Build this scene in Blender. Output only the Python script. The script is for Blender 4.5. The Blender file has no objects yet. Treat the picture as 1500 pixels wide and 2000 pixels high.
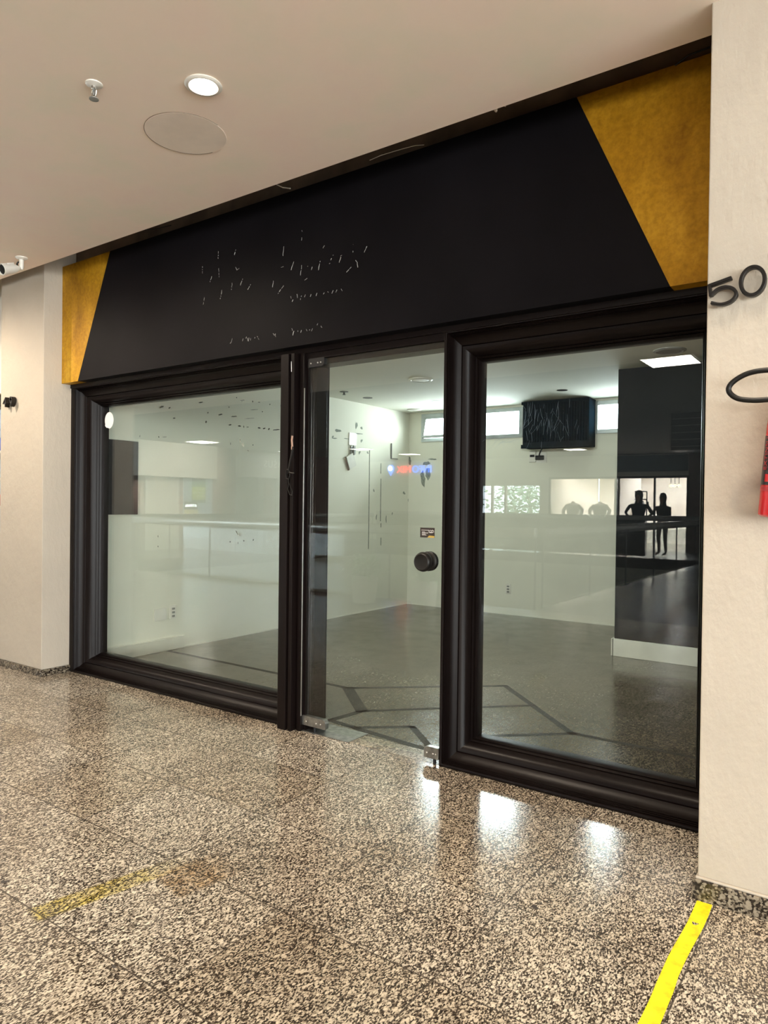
import bpy, bmesh, math, random
from mathutils import Vector, Matrix
random.seed(7)
sc = bpy.context.scene
COL = sc.collection

# ------------------------------------------------------------ camera
F = 1386.0
YAW, PITCH, ROLL, ZC = math.radians(35.2), math.radians(-0.55), math.radians(0.70), 1.4
CP = Vector((0, -3.2, ZC))
fwd0 = Vector((-math.sin(YAW), math.cos(YAW), 0)); rt0 = Vector((math.cos(YAW), math.sin(YAW), 0)); up0 = Vector((0, 0, 1))
FW = fwd0*math.cos(PITCH) + up0*math.sin(PITCH); up1 = rt0.cross(FW)
RT = rt0*math.cos(ROLL) + up1*math.sin(ROLL); UP = up1*math.cos(ROLL) - rt0*math.sin(ROLL)
cam_d = bpy.data.cameras.new('camera'); cam = bpy.data.objects.new('camera', cam_d); COL.objects.link(cam)
cam_d.sensor_fit = 'HORIZONTAL'; cam_d.sensor_width = 36; cam_d.lens = 36*F/1500; cam_d.clip_start = 0.02; cam_d.clip_end = 300
cam.matrix_world = Matrix.Translation(CP) @ Matrix((RT, UP, -FW)).transposed().to_4x4()
sc.camera = cam
def ray(u, v): return FW + RT*((u-750)/F) + UP*((1000-v)/F)
def atY(u, v, y): d = ray(u, v); return CP + d*((y-CP.y)/d.y)
def atX(u, v, x): d = ray(u, v); return CP + d*((x-CP.x)/d.x)
def atZ(u, v, z): d = ray(u, v); return CP + d*((z-CP.z)/d.z)

# ------------------------------------------------------------ world, exposure
SKY = 7.0
LED = 26.0
SPOT = 55.0
SHOPFILL = 72.0
w = bpy.data.worlds.new('world'); sc.world = w; w.use_nodes = True
w.node_tree.nodes['Background'].inputs[0].default_value = (0.80, 0.93, 1.0, 1)
w.node_tree.nodes['Background'].inputs[1].default_value = SKY
sc.view_settings.view_transform = 'Standard'; sc.view_settings.look = 'None'
sc.view_settings.exposure = 0.95; sc.view_settings.gamma = 1.0
sc.view_settings.use_curve_mapping = False
sc.cycles.max_bounces = 10; sc.cycles.diffuse_bounces = 5; sc.cycles.glossy_bounces = 5
sc.cycles.transparent_max_bounces = 12; sc.cycles.transmission_bounces = 6
sc.cycles.sample_clamp_indirect = 6.0
sc.cycles.caustics_reflective = False; sc.cycles.caustics_refractive = False

def area(name, p, rot, sx, sy, power, col):
    l = bpy.data.lights.new(name, 'AREA'); l.shape = 'RECTANGLE'; l.size = sx; l.size_y = sy; l.energy = power; l.color = col
    o = bpy.data.objects.new(name, l); COL.objects.link(o); o.location = p; o.rotation_euler = rot; return o
# added fill daylight at made-up mall windows, behind and right of the camera
area('added_daylight_behind', (4.6, -12.75, 1.75), (math.radians(90), 0, 0), 8.0, 2.6, 380, (1, .955, .88))
area('added_daylight_end', (9.25, -5.6, 1.75), (math.radians(90), 0, math.radians(90)), 9.6, 2.6, 400, (1, .945, .86))
# daylight behind the clerestory windows of the shop
area('daylight_clerestory', (-3.9, 7.4, 2.9), (math.radians(-90), 0, 0), 6.0, 3.0, 1500, (.90, .97, 1))

# ------------------------------------------------------------ node helpers
MATS = {}
def new_mat(name):
    m = bpy.data.materials.new(name); m.use_nodes = True; MATS[name] = m
    nt = m.node_tree; return m, nt, nt.nodes['Principled BSDF']
def N(nt, t, **kw):
    n = nt.nodes.new(t)
    for k, v in kw.items(): setattr(n, k, v)
    return n
def L(nt, a, b): nt.links.new(a, b)
def coord(nt, scale=(1, 1, 1), rot=(0, 0, 0), loc=(0, 0, 0)):
    tc = N(nt, 'ShaderNodeTexCoord'); mp = N(nt, 'ShaderNodeMapping')
    mp.inputs['Scale'].default_value = scale; mp.inputs['Rotation'].default_value = rot; mp.inputs['Location'].default_value = loc
    L(nt, tc.outputs['Object'], mp.inputs[0]); return mp.outputs[0]
def noise(nt, vec, scale, detail=3, rough=0.5):
    n = N(nt, 'ShaderNodeTexNoise'); n.inputs['Scale'].default_value = scale; n.inputs['Detail'].default_value = detail
    n.inputs['Roughness'].default_value = rough; L(nt, vec, n.inputs['Vector']); return n.outputs[0]
def ramp(nt, fac, stops, interp='LINEAR'):
    r = N(nt, 'ShaderNodeValToRGB'); cr = r.color_ramp; cr.interpolation = interp
    while len(cr.elements) < len(stops): cr.elements.new(0.5)
    for e, (p, c) in zip(cr.elements, stops):
        e.position = p; e.color = (c if len(c) == 4 else (*c, 1)) if not isinstance(c, float) else (c, c, c, 1)
    L(nt, fac, r.inputs[0]); return r.outputs[0]
def mix(nt, fac, a, b, mode='MIX'):
    n = N(nt, 'ShaderNodeMix', data_type='RGBA', blend_type=mode)
    for s, v in ((n.inputs[0], fac), (n.inputs[6], a), (n.inputs[7], b)):
        if hasattr(v, 'links'): L(nt, v, s)
        elif isinstance(v, (int, float)): s.default_value = v
        else: s.default_value = (*v, 1)
    return n.outputs[2]
def math_(nt, op, a, b=None, c=None):
    n = N(nt, 'ShaderNodeMath', operation=op)
    for i, v in enumerate((a, b, c)):
        if v is None: continue
        if hasattr(v, 'links'): L(nt, v, n.inputs[i])
        else: n.inputs[i].default_value = v
    return n.outputs[0]
def bump(nt, p, h, strength=0.3, dist=0.01):
    b = N(nt, 'ShaderNodeBump'); b.inputs['Strength'].default_value = strength; b.inputs['Distance'].default_value = dist
    L(nt, h, b.inputs['Height']); L(nt, b.outputs[0], p.inputs['Normal'])
def plain(name, col, rough=0.5, metal=0.0, var=0.12, nscale=8, bstr=0.0, spec=0.5, emit=None):
    """simple paint / metal / plastic with a little natural unevenness"""
    m, nt, p = new_mat(name)
    v = coord(nt); n = noise(nt, v, nscale, 4)
    a = tuple(c*(1-var) for c in col); b = tuple(min(1, c*(1+var)) for c in col)
    L(nt, ramp(nt, n, [(0.3, a), (0.7, b)]), p.inputs['Base Color'])
    p.inputs['Roughness'].default_value = rough; p.inputs['Metallic'].default_value = metal
    p.inputs['Specular IOR Level'].default_value = spec
    if bstr: bump(nt, p, noise(nt, v, nscale*9, 4), bstr, 0.002)
    if emit:
        p.inputs['Emission Color'].default_value = (*emit[0], 1); p.inputs['Emission Strength'].default_value = emit[1]
    return m

def granite(name, light, dark, mid, scale, rough, joints=None, stain=False, coat=0.0):
    m, nt, p = new_mat(name); v = coord(nt, (1, 1, 1))
    vo = N(nt, 'ShaderNodeTexVoronoi', feature='F1'); vo.inputs['Scale'].default_value = scale
    vs = coord(nt, (1, 0.55, 1), (0, 0, 0.5)); wv = N(nt, 'ShaderNodeVectorMath', operation='ADD')
    nz = N(nt, 'ShaderNodeTexNoise'); nz.inputs['Scale'].default_value = scale*1.3; nz.inputs['Detail'].default_value = 2
    L(nt, vs, nz.inputs['Vector']); sm = N(nt, 'ShaderNodeVectorMath', operation='SCALE'); sm.inputs['Scale'].default_value = 0.45/scale
    L(nt, nz.outputs['Color'], sm.inputs[0]); L(nt, vs, wv.inputs[0]); L(nt, sm.outputs[0], wv.inputs[1]); L(nt, wv.outputs[0], vo.inputs['Vector'])
    sep = N(nt, 'ShaderNodeSeparateColor'); L(nt, vo.outputs['Color'], sep.inputs[0])
    big = noise(nt, v, 3.0, 4)
    f = math_(nt, 'ADD', sep.outputs[0], math_(nt, 'MULTIPLY', math_(nt, 'SUBTRACT', big, 0.5), 0.35))
    c = ramp(nt, f, [(0.10, tuple(x*0.45 for x in dark)), (0.38, dark), (0.55, mid), (0.74, tuple(x*0.8 for x in light)), (0.92, light)])
    fine = noise(nt, v, scale*2.6, 3)
    c = mix(nt, 0.85, c, ramp(nt, fine, [(0.30, (0.45, 0.43, 0.41)), (0.62, (1.0, 1.0, 1.0))]), 'MULTIPLY')
    v2 = N(nt, 'ShaderNodeTexVoronoi', feature='F1'); v2.inputs['Scale'].default_value = scale*0.42; L(nt, wv.outputs[0], v2.inputs['Vector'])
    s2 = N(nt, 'ShaderNodeSeparateColor'); L(nt, v2.outputs['Color'], s2.inputs[0])
    fl = math_(nt, 'MULTIPLY', math_(nt, 'LESS_THAN', v2.outputs['Distance'], math_(nt, 'MULTIPLY', s2.outputs[1], 0.62)), math_(nt, 'GREATER_THAN', s2.outputs[0], 0.52))
    c = mix(nt, math_(nt, 'MULTIPLY', fl, 0.72), c, tuple(min(1, x*1.08) for x in light))
    blot = noise(nt, coord(nt, loc=(3, 7, 0)), 1.1, 3)
    c = mix(nt, 0.5, c, ramp(nt, blot, [(0.34, (0.45, 0.38, 0.31)), (0.60, (1.0, 0.98, 0.95))]), 'MULTIPLY')
    if joints:
        jx, jy, dx, dy, wd, dep = joints
        sx = N(nt, 'ShaderNodeSeparateXYZ'); L(nt, v, sx.inputs[0])
        masks = []; ids = []
        for o, off, st in ((sx.outputs[0], jx, dx), (sx.outputs[1], jy, dy)):
            q = math_(nt, 'DIVIDE', math_(nt, 'SUBTRACT', o, off), st)
            fr = math_(nt, 'ABSOLUTE', math_(nt, 'SUBTRACT', math_(nt, 'FRACT', math_(nt, 'ADD', q, 0.5)), 0.5))
            masks.append(math_(nt, 'LESS_THAN', fr, wd/st)); ids.append(math_(nt, 'FLOOR', q))
        mk = math_(nt, 'MAXIMUM', masks[0], masks[1])
        cb = N(nt, 'ShaderNodeCombineXYZ'); L(nt, ids[0], cb.inputs[0]); L(nt, ids[1], cb.inputs[1])
        wn = N(nt, 'ShaderNodeTexWhiteNoise'); L(nt, cb.outputs[0], wn.inputs['Vector'])
        tint = ramp(nt, wn.outputs[0], [(0.0, (0.80, 0.76, 0.70)), (0.5, (0.93, 0.92, 0.91)), (1.0, (1.0, 1.0, 1.0))])
        c = mix(nt, 0.8, c, tint, 'MULTIPLY')
        c = mix(nt, math_(nt, 'MULTIPLY', mk, dep), c, tuple(x*0.5 for x in dark))
    if stain:
        # worn yellow paint of an old floor tape
        def seg(a, b, wid, col, amt, c, seed):
            a, b = Vector(a), Vector(b); d = b-a; ang = math.atan2(d.y, d.x)
            tc = N(nt, 'ShaderNodeTexCoord'); mp = N(nt, 'ShaderNodeMapping', vector_type='TEXTURE')
            mp.inputs['Location'].default_value = (a.x, a.y, 0); mp.inputs['Rotation'].default_value = (0, 0, ang)
            L(nt, tc.outputs['Object'], mp.inputs[0]); s = N(nt, 'ShaderNodeSeparateXYZ'); L(nt, mp.outputs[0], s.inputs[0])
            def sstep(x, e0, e1):
                mr = N(nt, 'ShaderNodeMapRange', interpolation_type='SMOOTHSTEP'); L(nt, x, mr.inputs[0])
                mr.inputs[1].default_value = e0; mr.inputs[2].default_value = e1; return mr.outputs[0]
            my = math_(nt, 'SUBTRACT', 1.0, sstep(math_(nt, 'ABSOLUTE', s.outputs[1]), wid*0.4, wid*0.6))
            mx = math_(nt, 'MULTIPLY', sstep(s.outputs[0], -0.01, 0.02), math_(nt, 'SUBTRACT', 1.0, sstep(s.outputs[0], d.length*0.45, d.length)))
            k = math_(nt, 'MULTIPLY', math_(nt, 'MULTIPLY', mx, my), ramp(nt, noise(nt, v, 14+seed, 3), [(0.3, 0.45), (0.6, 1.0)]))
            return mix(nt, math_(nt, 'MULTIPLY', k, amt), c, mix(nt, 1.0, c, col, 'MULTIPLY'))
        c = seg((-2.33, -1.93), (-2.20, -1.32), 0.10, (0.80, 0.72, 0.15), 0.85, c, 0)
        c = seg((-2.12, -1.55), (-2.06, -1.22), 0.20, (0.62, 0.46, 0.28), 0.8, c, 5)
    L(nt, c, p.inputs['Base Color'])
    L(nt, ramp(nt, noise(nt, v, 5, 4), [(0.3, rough*0.75), (0.7, rough*1.25)]), p.inputs['Roughness'])
    p.inputs['Specular IOR Level'].default_value = 0.5
    p.inputs['Coat Weight'].default_value = coat; p.inputs['Coat Roughness'].default_value = 0.10
    return m

def painted_wall(name, col, var, rough=0.75, bs=0.35, nscale=2.0):
    m, nt, p = new_mat(name); v = coord(nt)
    a = noise(nt, v, nscale, 5, 0.6)
    c = ramp(nt, a, [(0.3, tuple(x*(1-var) for x in col)), (0.55, col), (0.75, tuple(min(1, x*(1+var*0.4)) for x in col))])
    L(nt, c, p.inputs['Base Color']); p.inputs['Roughness'].default_value = rough
    h = math_(nt, 'ADD', noise(nt, coord(nt, (1, 1, 0.5)), 28, 5, 0.6), math_(nt, 'MULTIPLY', noise(nt, v, 7, 3), 1.2))
    bump(nt, p, h, bs, 0.006)
    return m

M_floor = granite('polished_granite', (0.80, 0.73, 0.61), (0.088, 0.070, 0.055), (0.34, 0.295, 0.24), 270, 0.17, (-1.07, -0.41, 0.6, 0.5, 0.0028, 0.85), True, 0.08)
M_floor2 = granite('shop_stone_floor', (0.20, 0.176, 0.13), (0.082, 0.073, 0.053), (0.14, 0.123, 0.092), 170, 0.20, (-1.0, 0.2, 0.62, 0.47, 0.002, 0.35), False, 0.1)
M_skirt = granite('granite_skirting', (0.30, 0.26, 0.20), (0.035, 0.027, 0.020), (0.12, 0.095, 0.07), 130, 0.25)
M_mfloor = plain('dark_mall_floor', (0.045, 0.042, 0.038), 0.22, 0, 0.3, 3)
M_thresh = granite('pale_granite', (0.62, 0.55, 0.42), (0.20, 0.165, 0.12), (0.40, 0.34, 0.25), 150, 0.3)
M_ceil = painted_wall('corridor_ceiling_paint', (0.80, 0.70, 0.63), 0.10, 0.85, 0.08, 1.3)
def mottled():   # rosy and greenish patches of the old ceiling paint
    m = M_ceil; nt = m.node_tree; p = nt.nodes['Principled BSDF']
    v = coord(nt); n = noise(nt, v, 2.2, 4, 0.55)
    c = ramp(nt, n, [(0.32, (0.90, 0.82, 0.69)), (0.5, (0.96, 0.82, 0.71)), (0.68, (0.96, 0.79, 0.70))])
    L(nt, c, p.inputs['Base Color'])
mottled()
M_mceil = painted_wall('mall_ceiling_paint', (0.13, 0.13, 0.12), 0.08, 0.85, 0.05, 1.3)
M_cream = painted_wall('cream_wall_paint', (0.475, 0.42, 0.345), 0.06, 0.7, 0.6, 2.0)
M_patch = painted_wall('ceiling_patch_paint', (0.83, 0.72, 0.63), 0.08, 0.85, 0.10, 6)
M_white = painted_wall('shop_white_paint', (0.75, 0.73, 0.63), 0.05, 0.8, 0.10, 1.2)
M_iceil = painted_wall('shop_ceiling_paint', (0.76, 0.75, 0.67), 0.04, 0.85, 0.06, 1.0)
M_base = plain('white_baseboard_paint', (0.75, 0.73, 0.64), 0.4, 0, 0.06)
M_darkwall = plain('dark_wall_paint', (0.0025, 0.003, 0.0045), 0.5, 0, 0.25, 2, spec=0.08)
M_black = plain('black_frame_paint', (0.0062, 0.0038, 0.0034), 0.36, 0, 0.15, 3, 0, 0.15)
M_fascia = plain('black_fascia_paint', (0.0055, 0.0048, 0.0058), 0.5, 0, 0.25, 2.0, 0.0, 0.06)
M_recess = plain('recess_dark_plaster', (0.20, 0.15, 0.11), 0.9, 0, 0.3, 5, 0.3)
M_plaster = plain('broken_plaster', (0.55, 0.47, 0.38), 0.9, 0, 0.3, 30, 0.5)
M_steel = plain('brushed_steel', (0.62, 0.60, 0.56), 0.28, 1.0, 0.1, 20)
M_steel2 = plain('scratched_floor_plate', (0.36, 0.36, 0.34), 0.3, 0.9, 0.3, 30)
M_rail = plain('rail_metal', (0.45, 0.45, 0.43), 0.25, 0.6, 0.1, 6)
M_rubber = plain('black_rubber', (0.008, 0.007, 0.006), 0.42, 0, 0.2, spec=0.25)
M_numeral = plain('black_numeral_enamel', (0.009, 0.007, 0.006), 0.35, 0, 0.3, 30, spec=0.25)
M_red = plain('extinguisher_red', (0.55, 0.008, 0.012), 0.25, 0, 0.1)
M_label = plain('label_black', (0.012, 0.008, 0.010), 0.4, 0, 0.1)
M_redtext = plain('label_red_ink', (0.42, 0.03, 0.04), 0.5, 0, 0.1)
M_yellowink = plain('label_yellow_ink', (0.80, 0.45, 0.04), 0.5, 0, 0.1)
M_whiteplastic = plain('white_plastic', (0.75, 0.72, 0.66), 0.4, 0, 0.05)
M_paper = plain('white_paper', (0.95, 0.95, 0.95), 0.6, 0, 0.03)
M_darkplastic = plain('dark_plastic', (0.007, 0.007, 0.008), 0.4, 0, 0.2, spec=0.3)
M_greyplastic = plain('grey_plastic', (0.22, 0.22, 0.21), 0.5, 0, 0.15)
M_navy = plain('dark_blue_grille', (0.004, 0.010, 0.016), 0.95, 0.0, 0.3, 12, spec=0.0)
M_alu = plain('window_aluminium', (0.42, 0.45, 0.45), 0.4, 0.6, 0.12, 12)
M_wood = plain('rosy_wood', (0.36, 0.22, 0.16), 0.5, 0, 0.15, 5)
M_pink = painted_wall('rosy_wall_paint', (0.20, 0.14, 0.115), 0.06)
M_mall = painted_wall('mall_white_paint', (0.72, 0.68, 0.60), 0.05)
M_maroon = plain('maroon_wall_paint', (0.16, 0.10, 0.09), 0.6, 0, 0.15)
M_glue = plain('dried_glue', (0.34, 0.34, 0.32), 0.35, 0, 0.2, 60)
M_stain = plain('dark_residue', (0.03, 0.034, 0.03), 0.8, 0, 0.4, 60, spec=0.1)
M_smear = plain('grey_smear', (0.22, 0.24, 0.20), 0.8, 0, 0.4, 40)
M_gum = plain('old_chewing_gum', (0.035, 0.025, 0.02), 0.6, 0, 0.3, 60)
M_cardblack = plain('card_black', (0.030, 0.022, 0.018), 0.45, 0, 0.2)
M_cardgold = plain('card_gold', (0.62, 0.42, 0.10), 0.35, 0.5, 0.1)
M_skin = plain('skin', (0.30, 0.17, 0.11), 0.5, 0, 0.05)
M_hair = plain('dark_hair', (0.012, 0.009, 0.008), 0.5, 0, 0.3, 50)
M_cloth1 = plain('dark_navy_cloth', (0.012, 0.014, 0.03), 0.85, 0, 0.2, 20)
M_cloth2 = plain('black_cloth', (0.010, 0.010, 0.012), 0.85, 0, 0.2, 20)
M_cloth3 = plain('white_cloth', (0.80, 0.79, 0.76), 0.85, 0, 0.08, 20)
M_jeans = plain('grey_denim', (0.06, 0.06, 0.07), 0.85, 0, 0.2, 20)
M_leaf = plain('leaf_green', (0.30, 0.44, 0.28), 0.5, 0, 0.4, 4)
M_pot = plain('white_planter', (0.6, 0.58, 0.52), 0.5, 0, 0.1)
M_poster = plain('poster_dark_green', (0.03, 0.06, 0.04), 0.5, 0, 0.2)
M_posterY = plain('poster_lime', (0.35, 0.42, 0.05), 0.5, 0, 0.2)
M_teal = plain('teal_board', (0.02, 0.06, 0.07), 0.4, 0, 0.2)
M_bluesign = plain('blue_letter_glow', (0.05, 0.15, 0.8), 0.4, 0, 0.05, emit=((0.03, 0.16, 1.0), 7.0))
M_redsign = plain('red_letter_glow', (0.8, 0.05, 0.05), 0.4, 0, 0.05, emit=((1.0, 0.03, 0.04), 6.0))
M_whitesign = plain('white_letter_glow', (0.8, 0.8, 0.8), 0.4, 0, 0.05, emit=((0.9, 1.0, 1.0), 8.0))
M_led = plain('led_panel_glow', (0.9, 0.9, 0.9), 0.5, 0, 0.01, emit=((1.0, 0.95, 0.84), LED))
M_lampglow = plain('lamp_glow', (0.9, 0.9, 0.9), 0.5, 0, 0.01, emit=((1.0, 0.93, 0.80), 30.0))
M_bulb = plain('warm_bulb_glow', (0.9, 0.8, 0.6), 0.5, 0, 0.01, emit=((1.0, 0.62, 0.30), 14.0))
M_toyblue = plain('toy_blue', (0.02, 0.12, 0.55), 0.3, 0, 0.1)
M_toyred = plain('toy_red', (0.45, 0.03, 0.03), 0.3, 0, 0.1)
M_toytan = plain('toy_tan', (0.62, 0.36, 0.16), 0.6, 0, 0.4, 30)
M_toypale = plain('toy_pale_blue', (0.45, 0.55, 0.66), 0.5, 0, 0.3, 30)
M_toyyel = plain('toy_cream', (0.7, 0.65, 0.35), 0.5, 0, 0.35, 40)

def gold():
    m, nt, p = new_mat('gold_brushed_paint'); v = coord(nt)
    a = noise(nt, coord(nt, (1, 1, 0.45)), 3.2, 6, 0.62); b = noise(nt, v, 38, 5, 0.65)
    c = ramp(nt, a, [(0.30, (0.23, 0.10, 0.003)), (0.48, (0.44, 0.22, 0.008)), (0.60, (0.56, 0.30, 0.018)), (0.74, (0.72, 0.44, 0.05))])
    c = mix(nt, 0.5, c, ramp(nt, b, [(0.36, (0.55, 0.48, 0.38)), (0.6, (1.0, 1.0, 1.0))]), 'MULTIPLY')
    L(nt, c, p.inputs['Base Color']); p.inputs['Roughness'].default_value = 0.5; p.inputs['Metallic'].default_value = 0.2; p.inputs['Specular IOR Level'].default_value = 0.2
    bump(nt, p, b, 0.35, 0.004); return m
M_gold = gold()
def tape():
    m, nt, p = new_mat('yellow_floor_tape'); v = coord(nt)
    c = ramp(nt, noise(nt, v, 26, 4), [(0.28, (0.62, 0.50, 0.0)), (0.5, (0.83, 0.72, 0.005)), (0.8, (0.90, 0.80, 0.02))])
    L(nt, c, p.inputs['Base Color']); p.inputs['Roughness'].default_value = 0.5; bump(nt, p, noise(nt, v, 70, 4), 0.3, 0.002); return m
M_tape = tape()
def strip_mat():
    return plain('dark_stone_inlay', (0.028, 0.028, 0.022), 0.55, 0, 0.25, 30, 0, 0.15)
M_strip = strip_mat()

def glass(name, tint, smudge):
    m = bpy.data.materials.new(name); m.use_nodes = True; nt = m.node_tree; nt.nodes.clear(); MATS[name] = m
    out = N(nt, 'ShaderNodeOutputMaterial'); tr = N(nt, 'ShaderNodeBsdfTransparent'); tr.inputs[0].default_value = (*tint, 1)
    gl = N(nt, 'ShaderNodeBsdfGlossy'); gl.inputs['Roughness'].default_value = 0.0; gl.inputs[0].default_value = (1, 1, 1, 1)
    geo = N(nt, 'ShaderNodeNewGeometry'); fr = N(nt, 'ShaderNodeFresnel')
    mr = N(nt, 'ShaderNodeMapRange'); L(nt, geo.outputs['Backfacing'], mr.inputs[0])
    mr.inputs[3].default_value = 1.52; mr.inputs[4].default_value = 1/1.52; L(nt, mr.outputs[0], fr.inputs[0])
    mx = N(nt, 'ShaderNodeMixShader'); L(nt, fr.outputs[0], mx.inputs[0]); L(nt, tr.outputs[0], mx.inputs[1]); L(nt, gl.outputs[0], mx.inputs[2])
    # thin dusty film
    df = N(nt, 'ShaderNodeBsdfDiffuse'); df.inputs[0].default_value = (0.75, 0.78, 0.70, 1)
    v = coord(nt, (1, 1, 0.5)); n = noise(nt, v, 4, 5, 0.6)
    k = ramp(nt, n, [(0.35, smudge*0.3), (0.7, smudge)])
    m2 = N(nt, 'ShaderNodeMixShader'); L(nt, k, m2.inputs[0]); L(nt, mx.outputs[0], m2.inputs[1]); L(nt, df.outputs[0], m2.inputs[2])
    L(nt, m2.outputs[0], out.inputs[0]); return m
M_glass = glass('shop_glass', (0.965, 0.99, 0.97), 0.003)
M_glassp = glass('clear_glass', (0.97, 0.99, 0.985), 0.01)

# ------------------------------------------------------------ mesh helpers
def bm_new(): return bmesh.new()
def box(bm, x0, x1, y0, y1, z0, z1, mi=0, mat=None):
    vs = [Vector(c) for c in ((x0, y0, z0), (x1, y0, z0), (x1, y1, z0), (x0, y1, z0), (x0, y0, z1), (x1, y0, z1), (x1, y1, z1), (x0, y1, z1))]
    if mat: vs = [mat @ c for c in vs]
    v = [bm.verts.new(c) for c in vs]
    for f in ((0, 3, 2, 1), (4, 5, 6, 7), (0, 1, 5, 4), (1, 2, 6, 5), (2, 3, 7, 6), (3, 0, 4, 7)):
        bm.faces.new([v[i] for i in f]).material_index = mi
def prism(bm, pts, d, mi=0):
    """closed polygon pts (3-D) pushed along d"""
    d = Vector(d); a = [bm.verts.new(Vector(p)) for p in pts]; b = [bm.verts.new(Vector(p)+d) for p in pts]; n = len(pts)
    bm.faces.new(a).material_index = mi; bm.faces.new(b[::-1]).material_index = mi
    for i in range(n): bm.faces.new((a[i], b[i], b[(i+1) % n], a[(i+1) % n])).material_index = mi
def frame_of(t):
    t = t.normalized(); h = Vector((0, 0, 1)) if abs(t.z) < 0.95 else Vector((1, 0, 0)); a = t.cross(h).normalized(); return a, t.cross(a).normalized()
def tube(bm, pts, r, closed=False, seg=10, mi=0, sq=None, ref=None):
    """round (or, with sq=(half width, half depth) in the axes of ref, rectangular) tube along pts"""
    pts = [Vector(p) for p in pts]; n = len(pts); rings = []
    prev = None
    for i, p in enumerate(pts):
        a = pts[i-1] if (i or closed) else p; b = pts[(i+1) % n] if (i < n-1 or closed) else p
        t = (b-a)
        if ref is not None:
            w_ = t.normalized().cross(ref).normalized(); q = ref
        else:
            if prev is None: w_, q = frame_of(t)
            else:
                w_ = (prev - t.normalized()*prev.dot(t.normalized())).normalized(); q = t.normalized().cross(w_)
            prev = w_
        rr = r[i] if isinstance(r, (list, tuple)) else r
        if sq: ring = [p + w_*sx*sq[0] + q*sy*sq[1] for sx, sy in ((-1, -1), (1, -1), (1, 1), (-1, 1))]
        else: ring = [p + (w_*math.cos(2*math.pi*k/seg) + q*math.sin(2*math.pi*k/seg))*rr for k in range(seg)]
        rings.append([bm.verts.new(c) for c in ring])
    m = len(rings[0])
    for i in range(n if closed else n-1):
        a, b = rings[i], rings[(i+1) % n]
        for k in range(m): bm.faces.new((a[k], a[(k+1) % m], b[(k+1) % m], b[k])).material_index = mi
    if not closed:
        bm.faces.new(rings[0][::-1]).material_index = mi; bm.faces.new(rings[-1]).material_index = mi
def lathe(bm, prof, mat=Matrix.Identity(4), seg=32, mi=0, caps=True):
    """prof: (radius, height) pairs turned round local z"""
    rings = []
    for r, h in prof:
        r = max(r, 1e-5)
        rings.append([bm.verts.new(mat @ Vector((r*math.cos(2*math.pi*k/seg), r*math.sin(2*math.pi*k/seg), h))) for k in range(seg)])
    for a, b in zip(rings, rings[1:]):
        for k in range(seg): bm.faces.new((a[k], a[(k+1) % seg], b[(k+1) % seg], b[k])).material_index = mi
    if caps: bm.faces.new(rings[0][::-1]).material_index = mi; bm.faces.new(rings[-1]).material_index = mi
def axis(loc, z):
    z = Vector(z).normalized(); x, y = frame_of(z); m = Matrix((x, z.cross(x), z)).transposed().to_4x4(); return Matrix.Translation(loc) @ m
def obj(name, bm, mat, parent=None, smooth=False, bevel=0.0, bseg=2):
    bmesh.ops.recalc_face_normals(bm, faces=bm.faces)
    me = bpy.data.meshes.new(name); bm.to_mesh(me); bm.free()
    for m in (mat if isinstance(mat, (list, tuple)) else [mat]): me.materials.append(m)
    if smooth:
        for p in me.polygons: p.use_smooth = True
        me.set_sharp_from_angle(angle=math.radians(38))
    o = bpy.data.objects.new(name, me); COL.objects.link(o)
    if bevel:
        b = o.modifiers.new('bevel', 'BEVEL'); b.width = bevel; b.segments = bseg; b.limit_method = 'ANGLE'
    if parent: put(o, parent)
    return o
def put(o, parent):
    o.parent = parent; o.matrix_parent_inverse = wmat(parent).inverted()
def wmat(o):
    m = o.matrix_basis.copy() if not o.parent else wmat(o.parent) @ o.matrix_parent_inverse @ o.matrix_basis
    return m
def thing(name, loc, label, cat, group=None, kind=None):
    o = bpy.data.objects.new(name, None); o.empty_display_size = 0.1; COL.objects.link(o); o.location = loc
    return tag(o, label, cat, group, kind)
def tag(o, label=None, cat=None, group=None, kind=None):
    if label: o['label'] = label
    if cat: o['category'] = cat
    if group: o['group'] = group
    if kind: o['kind'] = kind
    return o
def struct(name, bm, mat, parent=None, **k):
    o = obj(name, bm, mat, parent, **k)
    if not parent: o['kind'] = 'structure'
    return o
def text_bm(s, loc, right, up, size, extrude=0.002, bend=None, shear=0.0, spacing=1.0):
    cu = bpy.data.curves.new('lettering', 'FONT'); cu.body = s; cu.size = size; cu.extrude = extrude; cu.align_x = 'LEFT'; cu.shear = shear; cu.space_character = spacing
    t = bpy.data.objects.new('lettering', cu); COL.objects.link(t); dg = bpy.context.evaluated_depsgraph_get()
    me = bpy.data.meshes.new_from_object(t.evaluated_get(dg)); bpy.data.objects.remove(t)
    bm = bm_new(); bm.from_mesh(me); bpy.data.meshes.remove(me); bpy.data.curves.remove(cu)
    r = Vector(right).normalized(); u = Vector(up).normalized(); n = r.cross(u)
    for v in bm.verts:
        c = v.co.copy(); v.co = (bend(c) if bend else Vector(loc) + r*c.x + u*c.y + n*c.z)
    return bm
def rect_sweep(bm, x0, x1, z0, z1, prof, kl=1, kr=1, kb=1, kt=1, mi=0):
    """picture-frame moulding: prof = (inset, y) pairs, mitred at the corners"""
    loops = []
    for d, y in prof:
        loops.append([bm.verts.new(c) for c in ((x0+d*kl, y, z0+d*kb), (x1-d*kr, y, z0+d*kb), (x1-d*kr, y, z1-d*kt), (x0+d*kl, y, z1-d*kt))])
    for a, b in zip(loops, loops[1:] + loops[:1]):
        for k in range(4): bm.faces.new((a[k], a[(k+1) % 4], b[(k+1) % 4], b[k])).material_index = mi

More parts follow.
